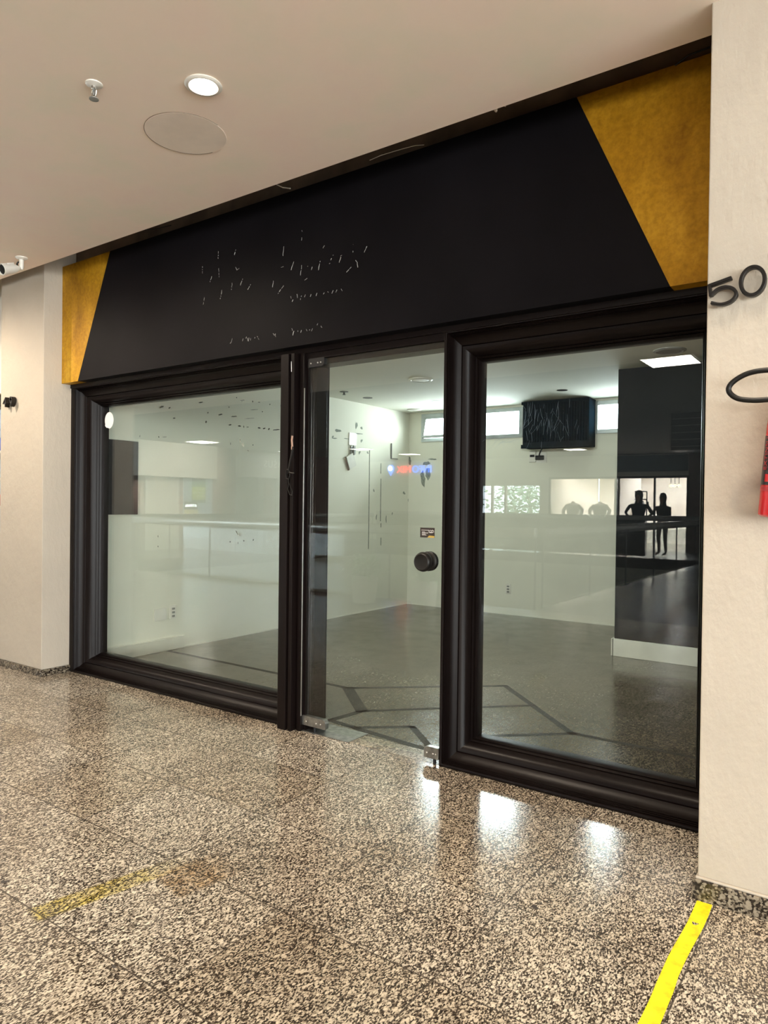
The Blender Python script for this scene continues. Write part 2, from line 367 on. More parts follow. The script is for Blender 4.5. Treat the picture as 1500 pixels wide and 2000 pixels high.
# ============================================================ SETTING
# corridor and mall floor (with the open void of the atrium), gum spots in a second slot
VX, VY0, VY1, VXL = -3.87, -5.3, -16.8, -14.6      # atrium void limits
bm = bm_new()
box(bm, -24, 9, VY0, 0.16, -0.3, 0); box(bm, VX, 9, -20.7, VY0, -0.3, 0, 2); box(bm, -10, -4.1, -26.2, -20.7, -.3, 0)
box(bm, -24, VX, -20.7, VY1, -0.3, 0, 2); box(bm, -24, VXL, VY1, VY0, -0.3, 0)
for u, v, r in ((1045, 1772, .013), (600, 1698, .012), (10, 1722, .014), (485, 1918, .010), (375, 1602, .006), (425, 1518, .007), (413, 1507, .006),
                (88, 1612, .009), (295, 1572, .007), (350, 1586, .006), (222, 1888, .009), (175, 1680, .007), (1145, 1722, .007), (718, 1578, .006),
                (1310, 1690, .006), (1058, 1752, .005), (600, 1572, .008), (1280, 1830, .006), (1480, 1825, .008), (182, 1842, .007)):
    c = atZ(u, v, 0)
    a0 = random.random()*6
    vs = [bm.verts.new((c.x + r*(1+.35*math.sin(3*a+a0))*math.cos(a), c.y + r*(.8+.3*math.cos(2*a+a0))*math.sin(a), 0.0006)) for a in [k*math.pi/6 for k in range(12)]]
    bm.faces.new(vs).material_index = 1
struct('floor', bm, [M_floor, M_gum, M_mfloor])
bm = bm_new(); box(bm, -30, 9, -30, 0, -3.9, -3.7); struct('floor_lower_level', bm, M_floor2)

# shop floor with dark inlaid lines
bm = bm_new(); box(bm, -5.6, 2.0, 0.16, 5.4, -0.3, 0.0)
def inlay(pts, wd):
    for a, b in zip(pts, pts[1:]):
        a = Vector((*a, 0.0005)); b = Vector((*b, 0.0005)); d = (b-a).normalized(); n = Vector((-d.y, d.x, 0))*wd/2
        a = a - d*wd*0.35; b = b + d*wd*0.35
        bm.faces.new([bm.verts.new(q) for q in (a-n, b-n, b+n, a+n)]).material_index = 1
inlay([(-5.5, 1.10), (-3.33, 1.07)], .045); inlay([(-3.33, 1.07), (-2.40, 1.875), (-1.55, 1.05)], .045)
inlay([(-3.33, 1.07), (-2.88, .65)], .085); inlay([(-2.88, .65), (-2.45, 1.07), (-2.0, 1.5)], .04); inlay([(-2.88, .65), (-2.92, .36)], .05)
inlay([(-2.92, .36), (-2.07, .262)], .05); inlay([(-2.70, .335), (-2.42, .57), (-2.06, .25)], .045); inlay([(-2.0, .66), (-1.55, 1.07), (.6, 1.075)], .045)
struct('floor_shop', bm, [M_floor2, M_strip])
bm = bm_new(); box(bm, -2.93, -1.93, 0.10, 0.25, -0.02, 0.0012); struct('trim_1', bm, M_thresh)

# ceilings
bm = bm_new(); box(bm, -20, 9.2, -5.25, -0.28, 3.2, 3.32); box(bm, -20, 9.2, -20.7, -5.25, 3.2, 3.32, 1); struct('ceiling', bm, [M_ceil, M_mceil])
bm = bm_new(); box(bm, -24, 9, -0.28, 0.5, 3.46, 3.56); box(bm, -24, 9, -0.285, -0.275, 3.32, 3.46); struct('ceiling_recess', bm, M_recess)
bm = bm_new(); box(bm, -5.6, 2.0, 0.27, 5.5, 2.71, 2.85); struct('ceiling_shop', bm, M_iceil)

# shop walls
bm = bm_new(); box(bm, -5.75, -5.54, 0.32, 5.5, 0, 2.71)
struct('wall_left', bm, M_white)
WX = [(-5.33, -3.80), (-2.88, -2.20)]; WZ0, WZ1 = 2.29, 2.68
bm = bm_new()
box(bm, -5.54, 2, 5.25, 5.45, 0, WZ0); box(bm, -5.54, 2, 5.25, 5.45, WZ1, 2.71)
for a, b in ((-5.54, WX[0][0]), (WX[0][1], WX[1][0]), (WX[1][1], 2)): box(bm, a, b, 5.25, 5.45, WZ0, WZ1)
struct('wall_back', bm, M_white)
bm = bm_new(); box(bm, -2.076, 2, 3.56, 5.25, 0, 2.71); struct('wall_inner', bm, M_darkwall)
bm = bm_new(); box(bm, 1.8, 2.0, 0.3, 3.56, 0, 2.71); struct('wall_right', bm, M_white)
bm = bm_new(); box(bm, 0.36, 9, 0.0, 0.27, 0, 3.46); struct('wall_corridor', bm, M_cream)
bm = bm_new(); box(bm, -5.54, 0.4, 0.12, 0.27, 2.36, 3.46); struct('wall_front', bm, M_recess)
# white skirtings inside
bm = bm_new(); box(bm, -2.09, 1.8, 3.535, 3.56, 0, 0.165); box(bm, -2.10, -2.076, 3.535, 3.75, 0, 0.165); struct('baseboard_inner', bm, M_base, bevel=0.003)
bm = bm_new(); box(bm, -5.54, -5.515, 0.33, 1.295, 0, 0.112); box(bm, -5.54, -5.512, 0.33, 1.297, 0.108, 0.12); struct('baseboard_left', bm, M_base, bevel=0.003)
bm = bm_new(); box(bm, -5.54, -5.532, 1.3, 5.25, 0, 0.012); box(bm, -5.54, -2.076, 5.242, 5.25, 0, 0.012); struct('baseboard_back', bm, M_base)

# pillars on both sides of the shopfront
bm = bm_new(); box(bm, -6.15, -5.48, -0.15, 0.32, 0.052, 3.46)
pl = struct('pillar', bm, M_cream, bevel=0.004)
pl['label'] = 'cream painted pillar between the shopfront and the neighbouring toy window'
bm = bm_new(); box(bm, -6.165, -5.465, -0.165, 0.32, 0, 0.052); struct('granite_skirting', bm, M_skirt, pl, bevel=0.003)
bm = bm_new(); box(bm, -0.53, 0.36, -0.463, 0.27, 0.080, 3.46)
pr = struct('pillar', bm, M_cream, bevel=0.004)
pr['label'] = 'wide cream painted pillar carrying the number fifty'
bm = bm_new(); box(bm, -0.545, 0.37, -0.478, 0.27, 0, 0.072); struct('granite_skirting', bm, M_skirt, pr, bevel=0.003)
bm = bm_new(); box(bm, -0.536, 0.365, -0.470, 0.27, 0.072, 0.081); struct('skirting_bead', bm, M_cream, pr, bevel=0.003)

# ---------------------------------------------------------- shopfront
PROF = [(0, .24), (0, .092), (.004, .086), (.012, .084), (.020, .087), (.023, .096), (.027, .093), (.031, .099), (.034, .096), (.038, .103),
        (.041, .100), (.045, .108), (.048, .112), (.086, .124), (.089, .130), (.092, .126), (.104, .129), (.128, .147), (.140, .158), (.1435, .167),
        (.147, .161), (.153, .165), (.156, .176), (.160, .171), (.166, .176), (.170, .186), (.170, .24)]
PROF = [(d, .09+(y-.09)*1.72 if (y > .09 and y < .2) else (.305 if y > .2 else y)) for d, y in PROF]
def shop_window(name, x0, x1, kl, kr):
    bm = bm_new(); rect_sweep(bm, x0, x1, 0.0, 2.34, PROF, kl, kr, 0.88, 0.93)
    fr = struct(name, bm, M_black, smooth=True)
    bm = bm_new(); box(bm, x0+.16*kl, x1-.16*kr, .262, .272, .140, 2.195); gp = obj('glass_pane', bm, M_glass, fr)
    return fr, gp
win1, pane1 = shop_window('window_1', -5.447, -3.07, 0.97, 0.95)
win2, pane2 = shop_window('window_2', -1.94, -0.535, 0.86, 0.88)
# posts, header and door casing
bm = bm_new()
box(bm, -5.478, -0.535, .075, .30, 2.325, 2.37)                      # header above everything
box(bm, -2.945, -1.94, .090, .115, 2.285, 2.33); box(bm, -2.945, -1.94, .13, .24, 2.257, 2.33)
box(bm, -2.945, -2.872, .135, .24, 0, 2.33); box(bm, -1.955, -1.938, .13, .24, 0, 2.33)
struct('trim_2', bm, M_black, bevel=0.003)
bm = bm_new()
box(bm, -3.075, -3.010, .030, .30, 0, 2.325); box(bm, -3.010, -2.995, .060, .30, 0, 2.325)
box(bm, -2.995, -2.968, .036, .30, 0, 2.325); box(bm, -2.968, -2.950, .085, .30, 0, 2.325)
box(bm, -2.950, -2.918, .070, .30, 0, 2.325); box(bm, -2.918, -2.905, .10, .30, 0, 2.325)
post = tag(struct('trim_3', bm, M_black, bevel=0.002), kind='structure')
bm = bm_new(); box(bm, -2.9120, -2.9085, .064, .0700, 0.10, 2.11); obj('bright_metal_strip', bm, M_steel, post)
bm = bm_new(); box(bm, -5.478, -5.445, .085, .24, 0, 2.33); struct('trim_4', bm, M_black)

# glass door
door = thing('door_1', (-2.905, .105, 0), 'frameless glass door with a black round knob', 'door', kind='structure'); del door['category']
bm = bm_new(); box(bm, -2.908, -1.945, .100, .110, .035, 2.283); dg = obj('glass_pane', bm, M_glass, door, bevel=0.001)
def patch(x0, x1, z0, z1, rnd_left, name='patch_fitting', mat=M_steel2):
    bm = bm_new(); r = .022
    pts = [(x0, z0), (x1, z0), (x1, z1), (x0, z1)]
    P = []
    for i, (x, z) in enumerate(pts):
        big = (i == rnd_left)
        rr = r if big else .004; sx = 1 if x == x0 else -1; sz = 1 if z == z0 else -1
        cx, cz = x+sx*rr, z+sz*rr; a0 = {(1, 1): math.pi, (-1, 1): 1.5*math.pi, (-1, -1): 0, (1, -1): .5*math.pi}[(sx, sz)]
        for k in range(6): a = a0 + k*math.pi/10; P.append((cx+rr*math.cos(a), .088, cz+rr*math.sin(a)))
    prism(bm, P, (0, .034, 0)); o = obj(name, bm, mat, door, bevel=0.0015)
    b2 = bm_new()
    for t in (.2, .62, .8): lathe(b2, [(.0045, 0), (.0045, .003), (.003, .004)], axis((x0+(x1-x0)*t, .088, z0+(z1-z0)*.45), (0, -1, 0)), 12)
    s = obj('screw', b2, M_steel, o); return o
patch(-2.925, -2.735, .040, .098, 2); patch(-2.035, -1.942, .030, .092, 3)
patch(-2.905, -2.775, 2.236, 2.290, 1, 'top_patch_fitting', M_darkplastic)
bm = bm_new(); lathe(bm, [(.009, .005), (.009, .05)], Matrix.Translation((-2.83, .105, 0)), 16); lathe(bm, [(.009, 0), (.009, .035)], Matrix.Translation((-1.975, .105, 0)), 16)
obj('floor_pivot', bm, M_darkplastic, door)
bm = bm_new(); Kc = Vector((-2.024, .0995, 1.098))
lathe(bm, [(.0, 0), (.050, 0), (.0535, .003), (.0535, .010), (.050, .013), (.036, .015), (.032, .024), (.036, .034), (.046, .040), (.0525, .050), (.0535, .062), (.050, .074), (.0455, .080), (.0415, .082), (.039, .0805), (.0, .082)],
      axis(Kc, (0, -1, 0)), 48, caps=False)
lathe(bm, [(0, 0), (.050, 0), (.0535, .003), (.050, .008), (0, .010)], axis(Kc+Vector((0, .0105, 0)), (0, 1, 0)), 40, caps=False)
obj('door_knob', bm, M_rubber, door, smooth=True)
# floor plate of the pivot
bm = bm_new(); prism(bm, [(-2.93, .085, 0.0005), (-2.555, .085, 0.0005), (-2.555, .285, 0.0005), (-2.93, .285, 0.0005)], (0, 0, .004))
tag(obj('pivot_cover_plate', bm, M_steel2, bevel=0.001), 'scratched metal cover plate on the floor under the glass door hinge', 'plate')

# residue on the left glass, sticker, card
def blob(bm, p, rx, rz, y, mi=0, tilt=0.0, n=12, th=.0006):
    a0 = random.random()*6; pts = []
    for k in range(n):
        a = 2*math.pi*k/n; r = 1+.25*math.sin(2*a+a0)+.18*math.sin(5*a+a0*2)
        x, z = rx*r*math.cos(a), rz*r*math.sin(a); pts.append((p.x+x*math.cos(tilt)-z*math.sin(tilt), y, p.z+x*math.sin(tilt)+z*math.cos(tilt)))
    prism(bm, pts, (0, -th, 0), mi)
bm = bm_new(); Q = 180, 740, 3.571
for x, y, rx, rz in ((485, 195, 20, 5), (540, 202, 8, 4), (757, 165, 22, 2.5), (572, 274, 9, 4), (808, 236, 4, 4), (895, 249, 14, 4), (990, 262, 18, 3.5),
                     (795, 300, 8, 5), (962, 321, 9, 4), (1028, 329, 12, 3.5), (1058, 334, 3, 5), (1085, 336, 7, 2), (1165, 342, 10, 4), (1200, 346, 8, 3.5), (1233, 350, 5, 5),
                     (1285, 355, 20, 3), (1120, 158, 4, 4), (1165, 163, 7, 2), (1188, 229, 3, 3), (1130, 215, 30, 1.2), (1317, 188, 4, 3.5), (1008, 131, 3, 3), (1048, 150, 20, 1), (955, 197, 4, 2),
                     (1350, 315, 7, 4), (465, 405, 3.5, 4), (505, 405, 20, 1), (333, 400, 2, 5), (965, 452, 2.5, 5), (1122, 461, 2.5, 4), (1240, 178, 3, 3), (1045, 158, 2, 2),
                     (1100, 275, 30, 1), (460, 1098, 2.5, 5)):
    blob(bm, atY(Q[0]+x/Q[2], Q[1]+y/Q[2], .262), rx/Q[2]/330*1.6, rz/Q[2]/330*1.6, .2616)
for x, y in ((963, 208), (1058, 200), (1124, 195), (460, 240)): blob(bm, atY(180+x/3.571, 1000+y/3.571, .262), .0035, .005, .2616)
obj('glue_residue', bm, M_stain, pane1)
bm = bm_new()
for x, y, rx, rz, t in ((1033, 428, 9, 13, .1), (1052, 458, 10, 20, .45), (1088, 500, 14, 3, -.5)): blob(bm, atY(Q[0]+x/Q[2], Q[1]+y/Q[2], .262), rx/Q[2]/330, rz/Q[2]/330, .2615, tilt=t)
for x, y, rx, rz, t in ((1010, 145, 18, 6, -.9), (1030, 160, 12, 5, -.9), (1018, 218, 4, 8, -.3)): blob(bm, atY(180+x/3.571, 1000+y/3.571, .262), rx/Q[2]/330, rz/Q[2]/330, .2615, tilt=t)
obj('smear', bm, M_smear, pane1)
bm = bm_new(); pts = []
c = atY(213.5, 821, .262)
for k in range(28):
    a = 2*math.pi*k/28; r = 1.0
    if 3.9 < a < 4.3: r = .97
    if 4.3 <= a < 4.7: r = .93
    pts.append((c.x + .060*r*math.cos(a) - (.010 if 3.6 < a < 4.3 else 0), .2610, c.z + .068*r*math.sin(a)))
prism(bm, pts, (0, -.0006, 0)); st = obj('round_sticker', bm, M_paper)
tag(st, 'plain white round sticker in the upper corner of the left window', 'sticker')
M_scr = plain('scratch_glare', (0.30, 0.42, 0.50), 0.3, 0, 0.2)  # scratches in the glass, with the window glare put into their pale blue
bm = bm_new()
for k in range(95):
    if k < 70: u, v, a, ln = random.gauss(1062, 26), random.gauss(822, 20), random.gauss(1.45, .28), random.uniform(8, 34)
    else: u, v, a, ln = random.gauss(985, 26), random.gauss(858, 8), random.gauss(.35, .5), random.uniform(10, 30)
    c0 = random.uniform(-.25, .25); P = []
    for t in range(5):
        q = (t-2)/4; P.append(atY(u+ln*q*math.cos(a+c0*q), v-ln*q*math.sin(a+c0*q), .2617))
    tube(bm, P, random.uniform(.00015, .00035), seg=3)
obj('glare_scratches', bm, M_scr, pane2)['kind'] = 'stuff'
cc = thing('business_card', (-2.036, .0985, 1.253), 'small black and gold card stuck on the door glass above the knob', 'card')
bm = bm_new(); box(bm, -2.082, -1.990, .0985, .0997, 1.226, 1.280); obj('card_face', bm, M_cardblack, cc)
bm = bm_new()
for x0, x1, z in ((.008, .046, .0395), (.012, .030, .030), (.012, .050, .0245), (.012, .034, .0185), (.012, .040, .013), (.052, .088, .030), (.060, .080, .0265)):
    box(bm, -2.082+x0, -2.082+x1, .0978, .0985, 1.226+z, 1.226+z+.0014)
obj('printed_lines', bm, M_paper, cc)
bm = bm_new(); tube(bm, [(-2.082+.048+t*.005, .0980, 1.226+.039+.0035*math.sin(t*2.3)) for t in range(9)], .0009, seg=6); obj('script_logo', bm, M_paper, cc)
bm = bm_new(); prism(bm, [(-2.036, .0978, 1.226), (-1.990, .0978, 1.226), (-1.990, .0978, 1.236), (-2.024, .0978, 1.2375)], (0, .0007, 0)); obj('gold_corner', bm, M_cardgold, cc)

# shutter strap / key cord on the post
cord = thing('pull_cord', (-3.03, .02, 1.45), 'black cord looped and knotted around a hook on the black post beside the door', 'cord')
def seg_pts(px, y): return [atY(u, v, y) for u, v in px]
bm = bm_new(); tube(bm, seg_pts([(572, 872), (571, 882), (567, 898), (564, 915), (561, 925)], .022), .0055, seg=8)
tube(bm, seg_pts([(560, 918), (558, 925), (559, 934), (564, 936), (566, 928), (565, 919), (561, 917)], .018), .0035, True, 8)
tube(bm, seg_pts([(563, 934), (564, 945), (562, 955), (566, 966), (570, 967), (571, 960), (567, 950), (564, 942)], .02), .003, seg=8)
tube(bm, seg_pts([(564, 922), (570, 924), (575, 924)], .018), .004, seg=8)
obj('cord', bm, M_rubber, cord, smooth=True)
bm = bm_new(); tube(bm, seg_pts([(571, 851), (570, 860), (571, 872)], .024), .006, seg=10); tube(bm, seg_pts([(571, 872), (571, 878)], .024), .008, seg=10); obj('cord_clip', bm, M_wood, cord, smooth=True)
bm = bm_new(); tube(bm, seg_pts([(569, 706), (569.3, 726)], .028), .0018, seg=6); obj('scuff_mark', bm, M_paper, post)

# ---------------------------------------------------------- fascia
fas = thing('fascia_sign_board', (-3.0, .06, 2.355), 'black shopfront fascia with gold slanted ends and traces of removed lettering', 'sign board')
FX0, FX1, FZ0, FZ1 = -5.478, -.535, 2.355, 3.30
bm = bm_new(); prism(bm, [(-5.245, 0, FZ0), (-.768, 0, FZ0), (-1.195, 0, FZ1), (-4.828, 0, FZ1)], (0, .12, 0)); blk = obj('black_panel', bm, M_fascia, fas)
bm = bm_new(); prism(bm, [(FX0, .002, FZ0), (-5.245, .002, FZ0), (-4.828, .002, FZ1), (FX0, .002, FZ1)], (0, .118, 0)); obj('gold_panel', bm, M_gold, fas)
bm = bm_new(); prism(bm, [(-.768, .002, FZ0), (FX1, .002, FZ0), (FX1, .002, FZ1), (-1.195, .002, FZ1)], (0, .118, 0)); obj('gold_panel', bm, M_gold, fas)
bm = bm_new()
strokes = [(133, 378, 133, 428), (200, 450, 188, 492), (249, 265, 248, 318), (252, 390, 254, 455), (377, 252, 364, 302), (375, 382, 390, 408), (404, 388, 384, 404),
           (350, 498, 345, 548), (428, 466, 408, 522), (487, 506, 465, 545), (276, 548, 263, 615), (148, 602, 138, 655), (729, 228, 722, 300), (860, 112, 864, 122), (861, 165, 857, 188),
           (728, 377, 708, 384), (802, 340, 782, 402), (860, 368, 850, 442), (900, 462, 876, 484), (938, 378, 930, 404), (905, 374, 903, 380), (996, 336, 980, 412), (1028, 222, 1014, 242),
           (1094, 292, 1080, 298), (1078, 318, 1072, 330), (1066, 352, 1056, 360), (1154, 294, 1144, 300), (1146, 308, 1134, 348), (1236, 214, 1240, 218), (1234, 262, 1236, 272), (1337, 228, 1312, 282),
           (1256, 332, 1270, 350), (1266, 350, 1270, 384), (1224, 380, 1188, 420), (652, 480, 646, 528), (728, 516, 706, 546), (706, 546, 686, 576),
           (778, 596, 784, 612), (796, 620, 790, 634), (826, 580, 828, 608), (858, 590, 850, 620), (886, 584, 876, 612), (928, 580, 922, 600), (972, 572, 964, 594), (1026, 568, 1014, 590),
           (1050, 560, 1058, 576), (1090, 552, 1080, 574), (1118, 546, 1108, 566), (1148, 540, 1158, 556), (352, 902, 342, 935), (342, 935, 330, 945), (430, 905, 422, 934), (455, 892, 450, 914),
           (462, 900, 468, 924), (474, 898, 470, 926), (486, 902, 484, 918), (518, 894, 514, 914), (534, 888, 546, 912), (650, 868, 660, 882), (666, 868, 668, 894),
           (788, 830, 792, 846), (802, 850, 794, 882), (832, 846, 830, 864), (858, 842, 852, 862), (892, 836, 900, 852), (918, 838, 914, 852), (938, 832, 930, 850), (978, 794, 972, 806), (1000, 812, 1008, 824)]
for x1, y1, x2, y2 in strokes:
    a = atY(360+x1/3.75, 420+y1/3.75, -.0004); b = atY(360+x2/3.75, 420+y2/3.75, -.0004); n = max(2, int((b-a).length/.007))
    P = [a.lerp(b, i/n) + Vector((random.uniform(-.0016, .0016), 0, random.uniform(-.0012, .0012))) for i in range(n+1)]
    i = 0
    while i < n:   # broken beads of dried glue
        j = min(n, i+random.choice((1, 1, 2)))
        tube(bm, P[i:j+1], random.uniform(.0010, .0021), seg=5); i = j + (1 if random.random() < .35 else 0)
obj('glue_traces', bm, M_glue, blk)['kind'] = 'stuff'
# loose wires and broken plaster above the board
def wire(px, y, r, mat, label):
    bm = bm_new(); pts = [atY(u, v, y) for u, v in px]
    fine = []
    for a, b in zip(pts, pts[1:]): fine += [a.lerp(b, t/3) for t in range(3)]
    fine.append(pts[-1]); tube(bm, fine, r, seg=6)
    return tag(obj('loose_wire', bm, mat, smooth=True), label, 'wire')
wire([(533, 352), (541, 361), (552, 366), (567, 368)], -.012, .0035, M_whiteplastic, 'short white wire poking out above the middle of the black fascia')
wire([(268, 438), (274, 446), (285, 449), (310, 446), (334, 440)], -.015, .003, M_rubber, 'thin black wire sagging above the left part of the fascia')
wire([(722, 313), (745, 303), (785, 291), (812, 284), (828, 283)], -.008, .0016, M_whiteplastic, 'thin pale wire lying along the top edge of the black fascia')
wire([(1318, 128), (1345, 108), (1387, 92)], -.012, .004, M_rubber, 'black wire crossing above the right gold panel')
bm = bm_new()
for u, v in ((985, 214), (978, 207), (992, 205), (900, 240), (912, 246), (898, 233), (1010, 202), (940, 228), (955, 220), (1008, 212)):
    p = atY(u, v, -.13); 
    lathe(bm, [(0, -.008), (.010*random.uniform(.6, 1.4), -.002), (.012*random.uniform(.5, 1.3), .004), (.002, .012)], axis((p.x, -.262, 3.2+random.uniform(.006, .05)), (random.random(), random.random(), .6)), 6, caps=False)
tag(obj('plaster_crumbs', bm, M_plaster, smooth=False), 'broken plaster clinging along the ceiling edge above the fascia', 'plaster', kind='stuff')

# ---------------------------------------------------------- tape
bm = bm_new()
Lx, Rx = [], []
for i in range(25):
    t = i/24; y = -.482 - t*1.9; x = -.527 - .004*t + .003*math.sin(i*.9)
    Lx.append((x + random.uniform(-.0008, .0008), y)); Rx.append((x+.050-.004*t + random.uniform(-.0015, .0015), y))
for i in range(24):
    q = [(*Lx[i], .0009), (*Lx[i+1], .0009), (*Rx[i+1], .0009), (*Rx[i], .0009)]
    bm.faces.new([bm.verts.new(c) for c in q])
bmesh.ops.remove_doubles(bm, verts=bm.verts, dist=1e-5)
c = atZ(1358, 1803, .0014)
bm.faces.new([bm.verts.new((c.x+dx, c.y+dy, .0014)) for dx, dy in ((-.012, .006), (.001, .004), (.011, .003), (.004, -.012), (-.006, -.012))]).material_index = 1
tag(obj('floor_tape', bm, [M_tape, M_floor]), 'bright yellow tape stuck on the floor from the right pillar base', 'tape')

# ---------------------------------------------------------- ceiling fittings of the corridor
def ring_mat(p): return axis(p, (0, 0, -1))
dl = thing('downlight', (-2.425, -1.15, 3.2), 'round recessed downlight shining in the corridor ceiling', 'light')
bm = bm_new(); lathe(bm, [(.078, 0), (.080, .004), (.074, .009), (.062, .010), (.054, .004), (.052, -.001)], ring_mat((-2.425, -1.15, 3.2)), 48, caps=False); obj('trim_ring', bm, M_whiteplastic, dl, smooth=True)
bm = bm_new(); lathe(bm, [(.0, .006), (.030, .0055), (.052, .002), (.052, -.001), (0, -.001)], ring_mat((-2.425, -1.15, 3.2)), 40, caps=False); obj('lamp_face', bm, M_lampglow, dl, smooth=True)
def spot(p, power, col=(1, .84, .66), size=1.9, rad=.05, rot=(0, 0, 0)):
    l = bpy.data.lights.new('downlight_lamp', 'SPOT'); l.energy = power; l.color = col; l.spot_size = size; l.spot_blend = .7; l.shadow_soft_size = rad
    o = bpy.data.objects.new('downlight_lamp', l); COL.objects.link(o); o.location = p; o.rotation_euler = rot; return o
for x, k in ((-6.4, 1.6), (-4.42, 1.15), (-2.425, 2.2), (-.42, 1.0), (1.6, 1.5)):
    spot((x, -1.15, 3.17), SPOT*k, size=3.05 if x < -4 else (1.75 if x < -1 else 1.25))
    if x != -2.425:
        t = thing('downlight', (x, -1.15, 3.2), 'recessed downlight in the corridor ceiling outside the picture', 'light', 'corridor downlights beyond the frame')
        for c in dl.children:
            d = c.copy(); COL.objects.link(d); d.parent = t; d.matrix_parent_inverse = Matrix.Translation(-Vector((-2.425, -1.15, 3.2)))
sp = thing('fire_sprinkler', (-2.812, -1.42, 3.2), 'metal fire sprinkler hanging from the ceiling near the downlight', 'sprinkler')
S0 = Vector((-2.812, -1.42, 3.2))
bm = bm_new(); lathe(bm, [(.036, 0), (.035, .004), (.028, .008), (.014, .009), (.010, .012)], ring_mat(S0), 28); obj('cover_plate', bm, M_whiteplastic, sp, smooth=True)
bm = bm_new()
lathe(bm, [(.011, .008), (.011, .020), (.008, .022)], ring_mat(S0), 16)
for s in (-1, 1): tube(bm, [S0+Vector((s*.009, 0, -.020)), S0+Vector((s*.017, 0, -.034)), S0+Vector((s*.013, 0, -.052)), S0+Vector((0, 0, -.064))], .0030, seg=8)
obj('sprinkler_frame', bm, M_steel, sp, smooth=True)
bm = bm_new(); lathe(bm, [(.004, .020), (.0045, .050)], ring_mat(S0), 12); obj('glass_bulb', bm, M_greyplastic, sp, smooth=True)
bm = bm_new(); lathe(bm, [(.004, .062), (.020, .064), (.020, .067), (.004, .069)], ring_mat(S0), 20); obj('deflector', bm, M_greyplastic, sp, smooth=True)
bm = bm_new(); lathe(bm, [(.0, .0), (.192, 0), (.194, .0015), (.192, .003), (0, .003)], ring_mat((-2.815, -.925, 3.2)), 72, caps=False)
acc = tag(obj('access_cover', bm, M_patch), 'round painted access cover set in the ceiling beside the downlight', 'cover')
bm = bm_new(); tube(bm, [(-2.815+.195*math.cos(a), -.925+.195*math.sin(a), 3.1985) for a in [math.pi*(.55+1.5*k/60) for k in range(61)]], .0014, seg=6)
obj('gap_line', bm, M_recess, acc)

# CCTV camera
cv = thing('security_camera', (-5.235, -.44, 3.2), 'white bullet security camera hanging from the ceiling by the left pillar', 'camera')
B0 = atZ(42, 503, 3.2); fr = atY(6, 526, -.60); bk = Vector((B0.x+.0, B0.y-.012, 3.118)); d = (fr-bk).normalized()
bm = bm_new(); lathe(bm, [(.042, 0), (.042, .005), (.032, .012), (.020, .016)], ring_mat(B0), 32); lathe(bm, [(.016, .012), (.016, .075), (.010, .09)], ring_mat(B0), 20); obj('mounting_bracket', bm, M_whiteplastic, cv, smooth=True)
bm = bm_new(); lathe(bm, [(.012, 0), (.020, .02), (.029, .04), (.034, .06), (.036, .135)], axis(bk, d), 32)
box(bm, -.026, .026, -.040, -.030, .06, .12, mat=axis(bk, d)); obj('camera_body', bm, M_whiteplastic, cv, smooth=True)
bm = bm_new(); lathe(bm, [(.036, .133), (.041, .136), (.042, .162), (.037, .163), (.035, .148)], axis(bk, d), 32, caps=False); obj('front_ring', bm, M_whiteplastic, cv, smooth=True)
bm = bm_new(); lathe(bm, [(.0, .148), (.035, .147), (.035, .135), (0, .135)], axis(bk, d), 32, caps=False); obj('lens_window', bm, M_darkplastic, cv, smooth=True)
bm = bm_new(); tube(bm, [B0+Vector((-.004, -.018, -.034)), B0+Vector((-.012, -.026, -.05)), bk+d*.02+Vector((0, 0, .012))], .006, seg=8); obj('cable', bm, M_rubber, cv, smooth=True)

# ---------------------------------------------------------- numerals, extinguisher
def smooth_path(pts, n=6):
    P = [Vector(p) for p in pts]; out = []
    for i in range(len(P)-1):
        p0 = P[max(i-1, 0)]; p1 = P[i]; p2 = P[i+1]; p3 = P[min(i+2, len(P)-1)]
        for k in range(n):
            t = k/n; out.append(.5*((2*p1)+(p2-p0)*t+(2*p0-5*p1+4*p2-p3)*t*t+(3*p1-p0-3*p2+p3)*t**3))
    out.append(P[-1]); return out
YN = -.492
ref = Vector((0, 1, 0))
bm = bm_new()
tube(bm, [atY(1430, 543, YN), atY(1386, 559, YN)], 0, sq=(.0058, .012), ref=ref)
tube(bm, [atY(1386, 556, YN), atY(1389, 580, YN)], 0, sq=(.0052, .012), ref=ref)
tube(bm, smooth_path([atY(u, v, YN) for u, v in ((1389, 578), (1402, 566), (1420, 561), (1434, 566), (1438, 577), (1428, 589), (1410, 595), (1389, 592))]), 0, sq=(.0056, .012), ref=ref)
tag(obj('number_five', bm, M_numeral, bevel=0.0025), 'black raised house number 5 tilted on the right pillar', 'number')
bm = bm_new(); c0 = atY(1470.5, 549.5, YN)
tube(bm, [c0+Vector((.0365*math.cos(a), 0, .0475*math.sin(a))) for a in [2*math.pi*k/40 for k in range(40)]], 0, True, sq=(.0062, .012), ref=ref)
tag(obj('number_zero', bm, M_numeral, bevel=0.0025), 'black raised number 0 mounted beside the 5 on the right pillar', 'number')
for ch, x0, nm, lb in (('4', -6.035, 'number_four', 'small black raised number 4 at the outer edge of the left pillar'), ('9', -5.935, 'number_nine', 'small black raised number 9 on the left pillar beside the 4')):
    tag(obj(nm, text_bm(ch, (x0, -.175, 2.178), (1, 0, 0), (0, 0, 1), .118, .018), M_numeral, bevel=0.0), lb, 'number')

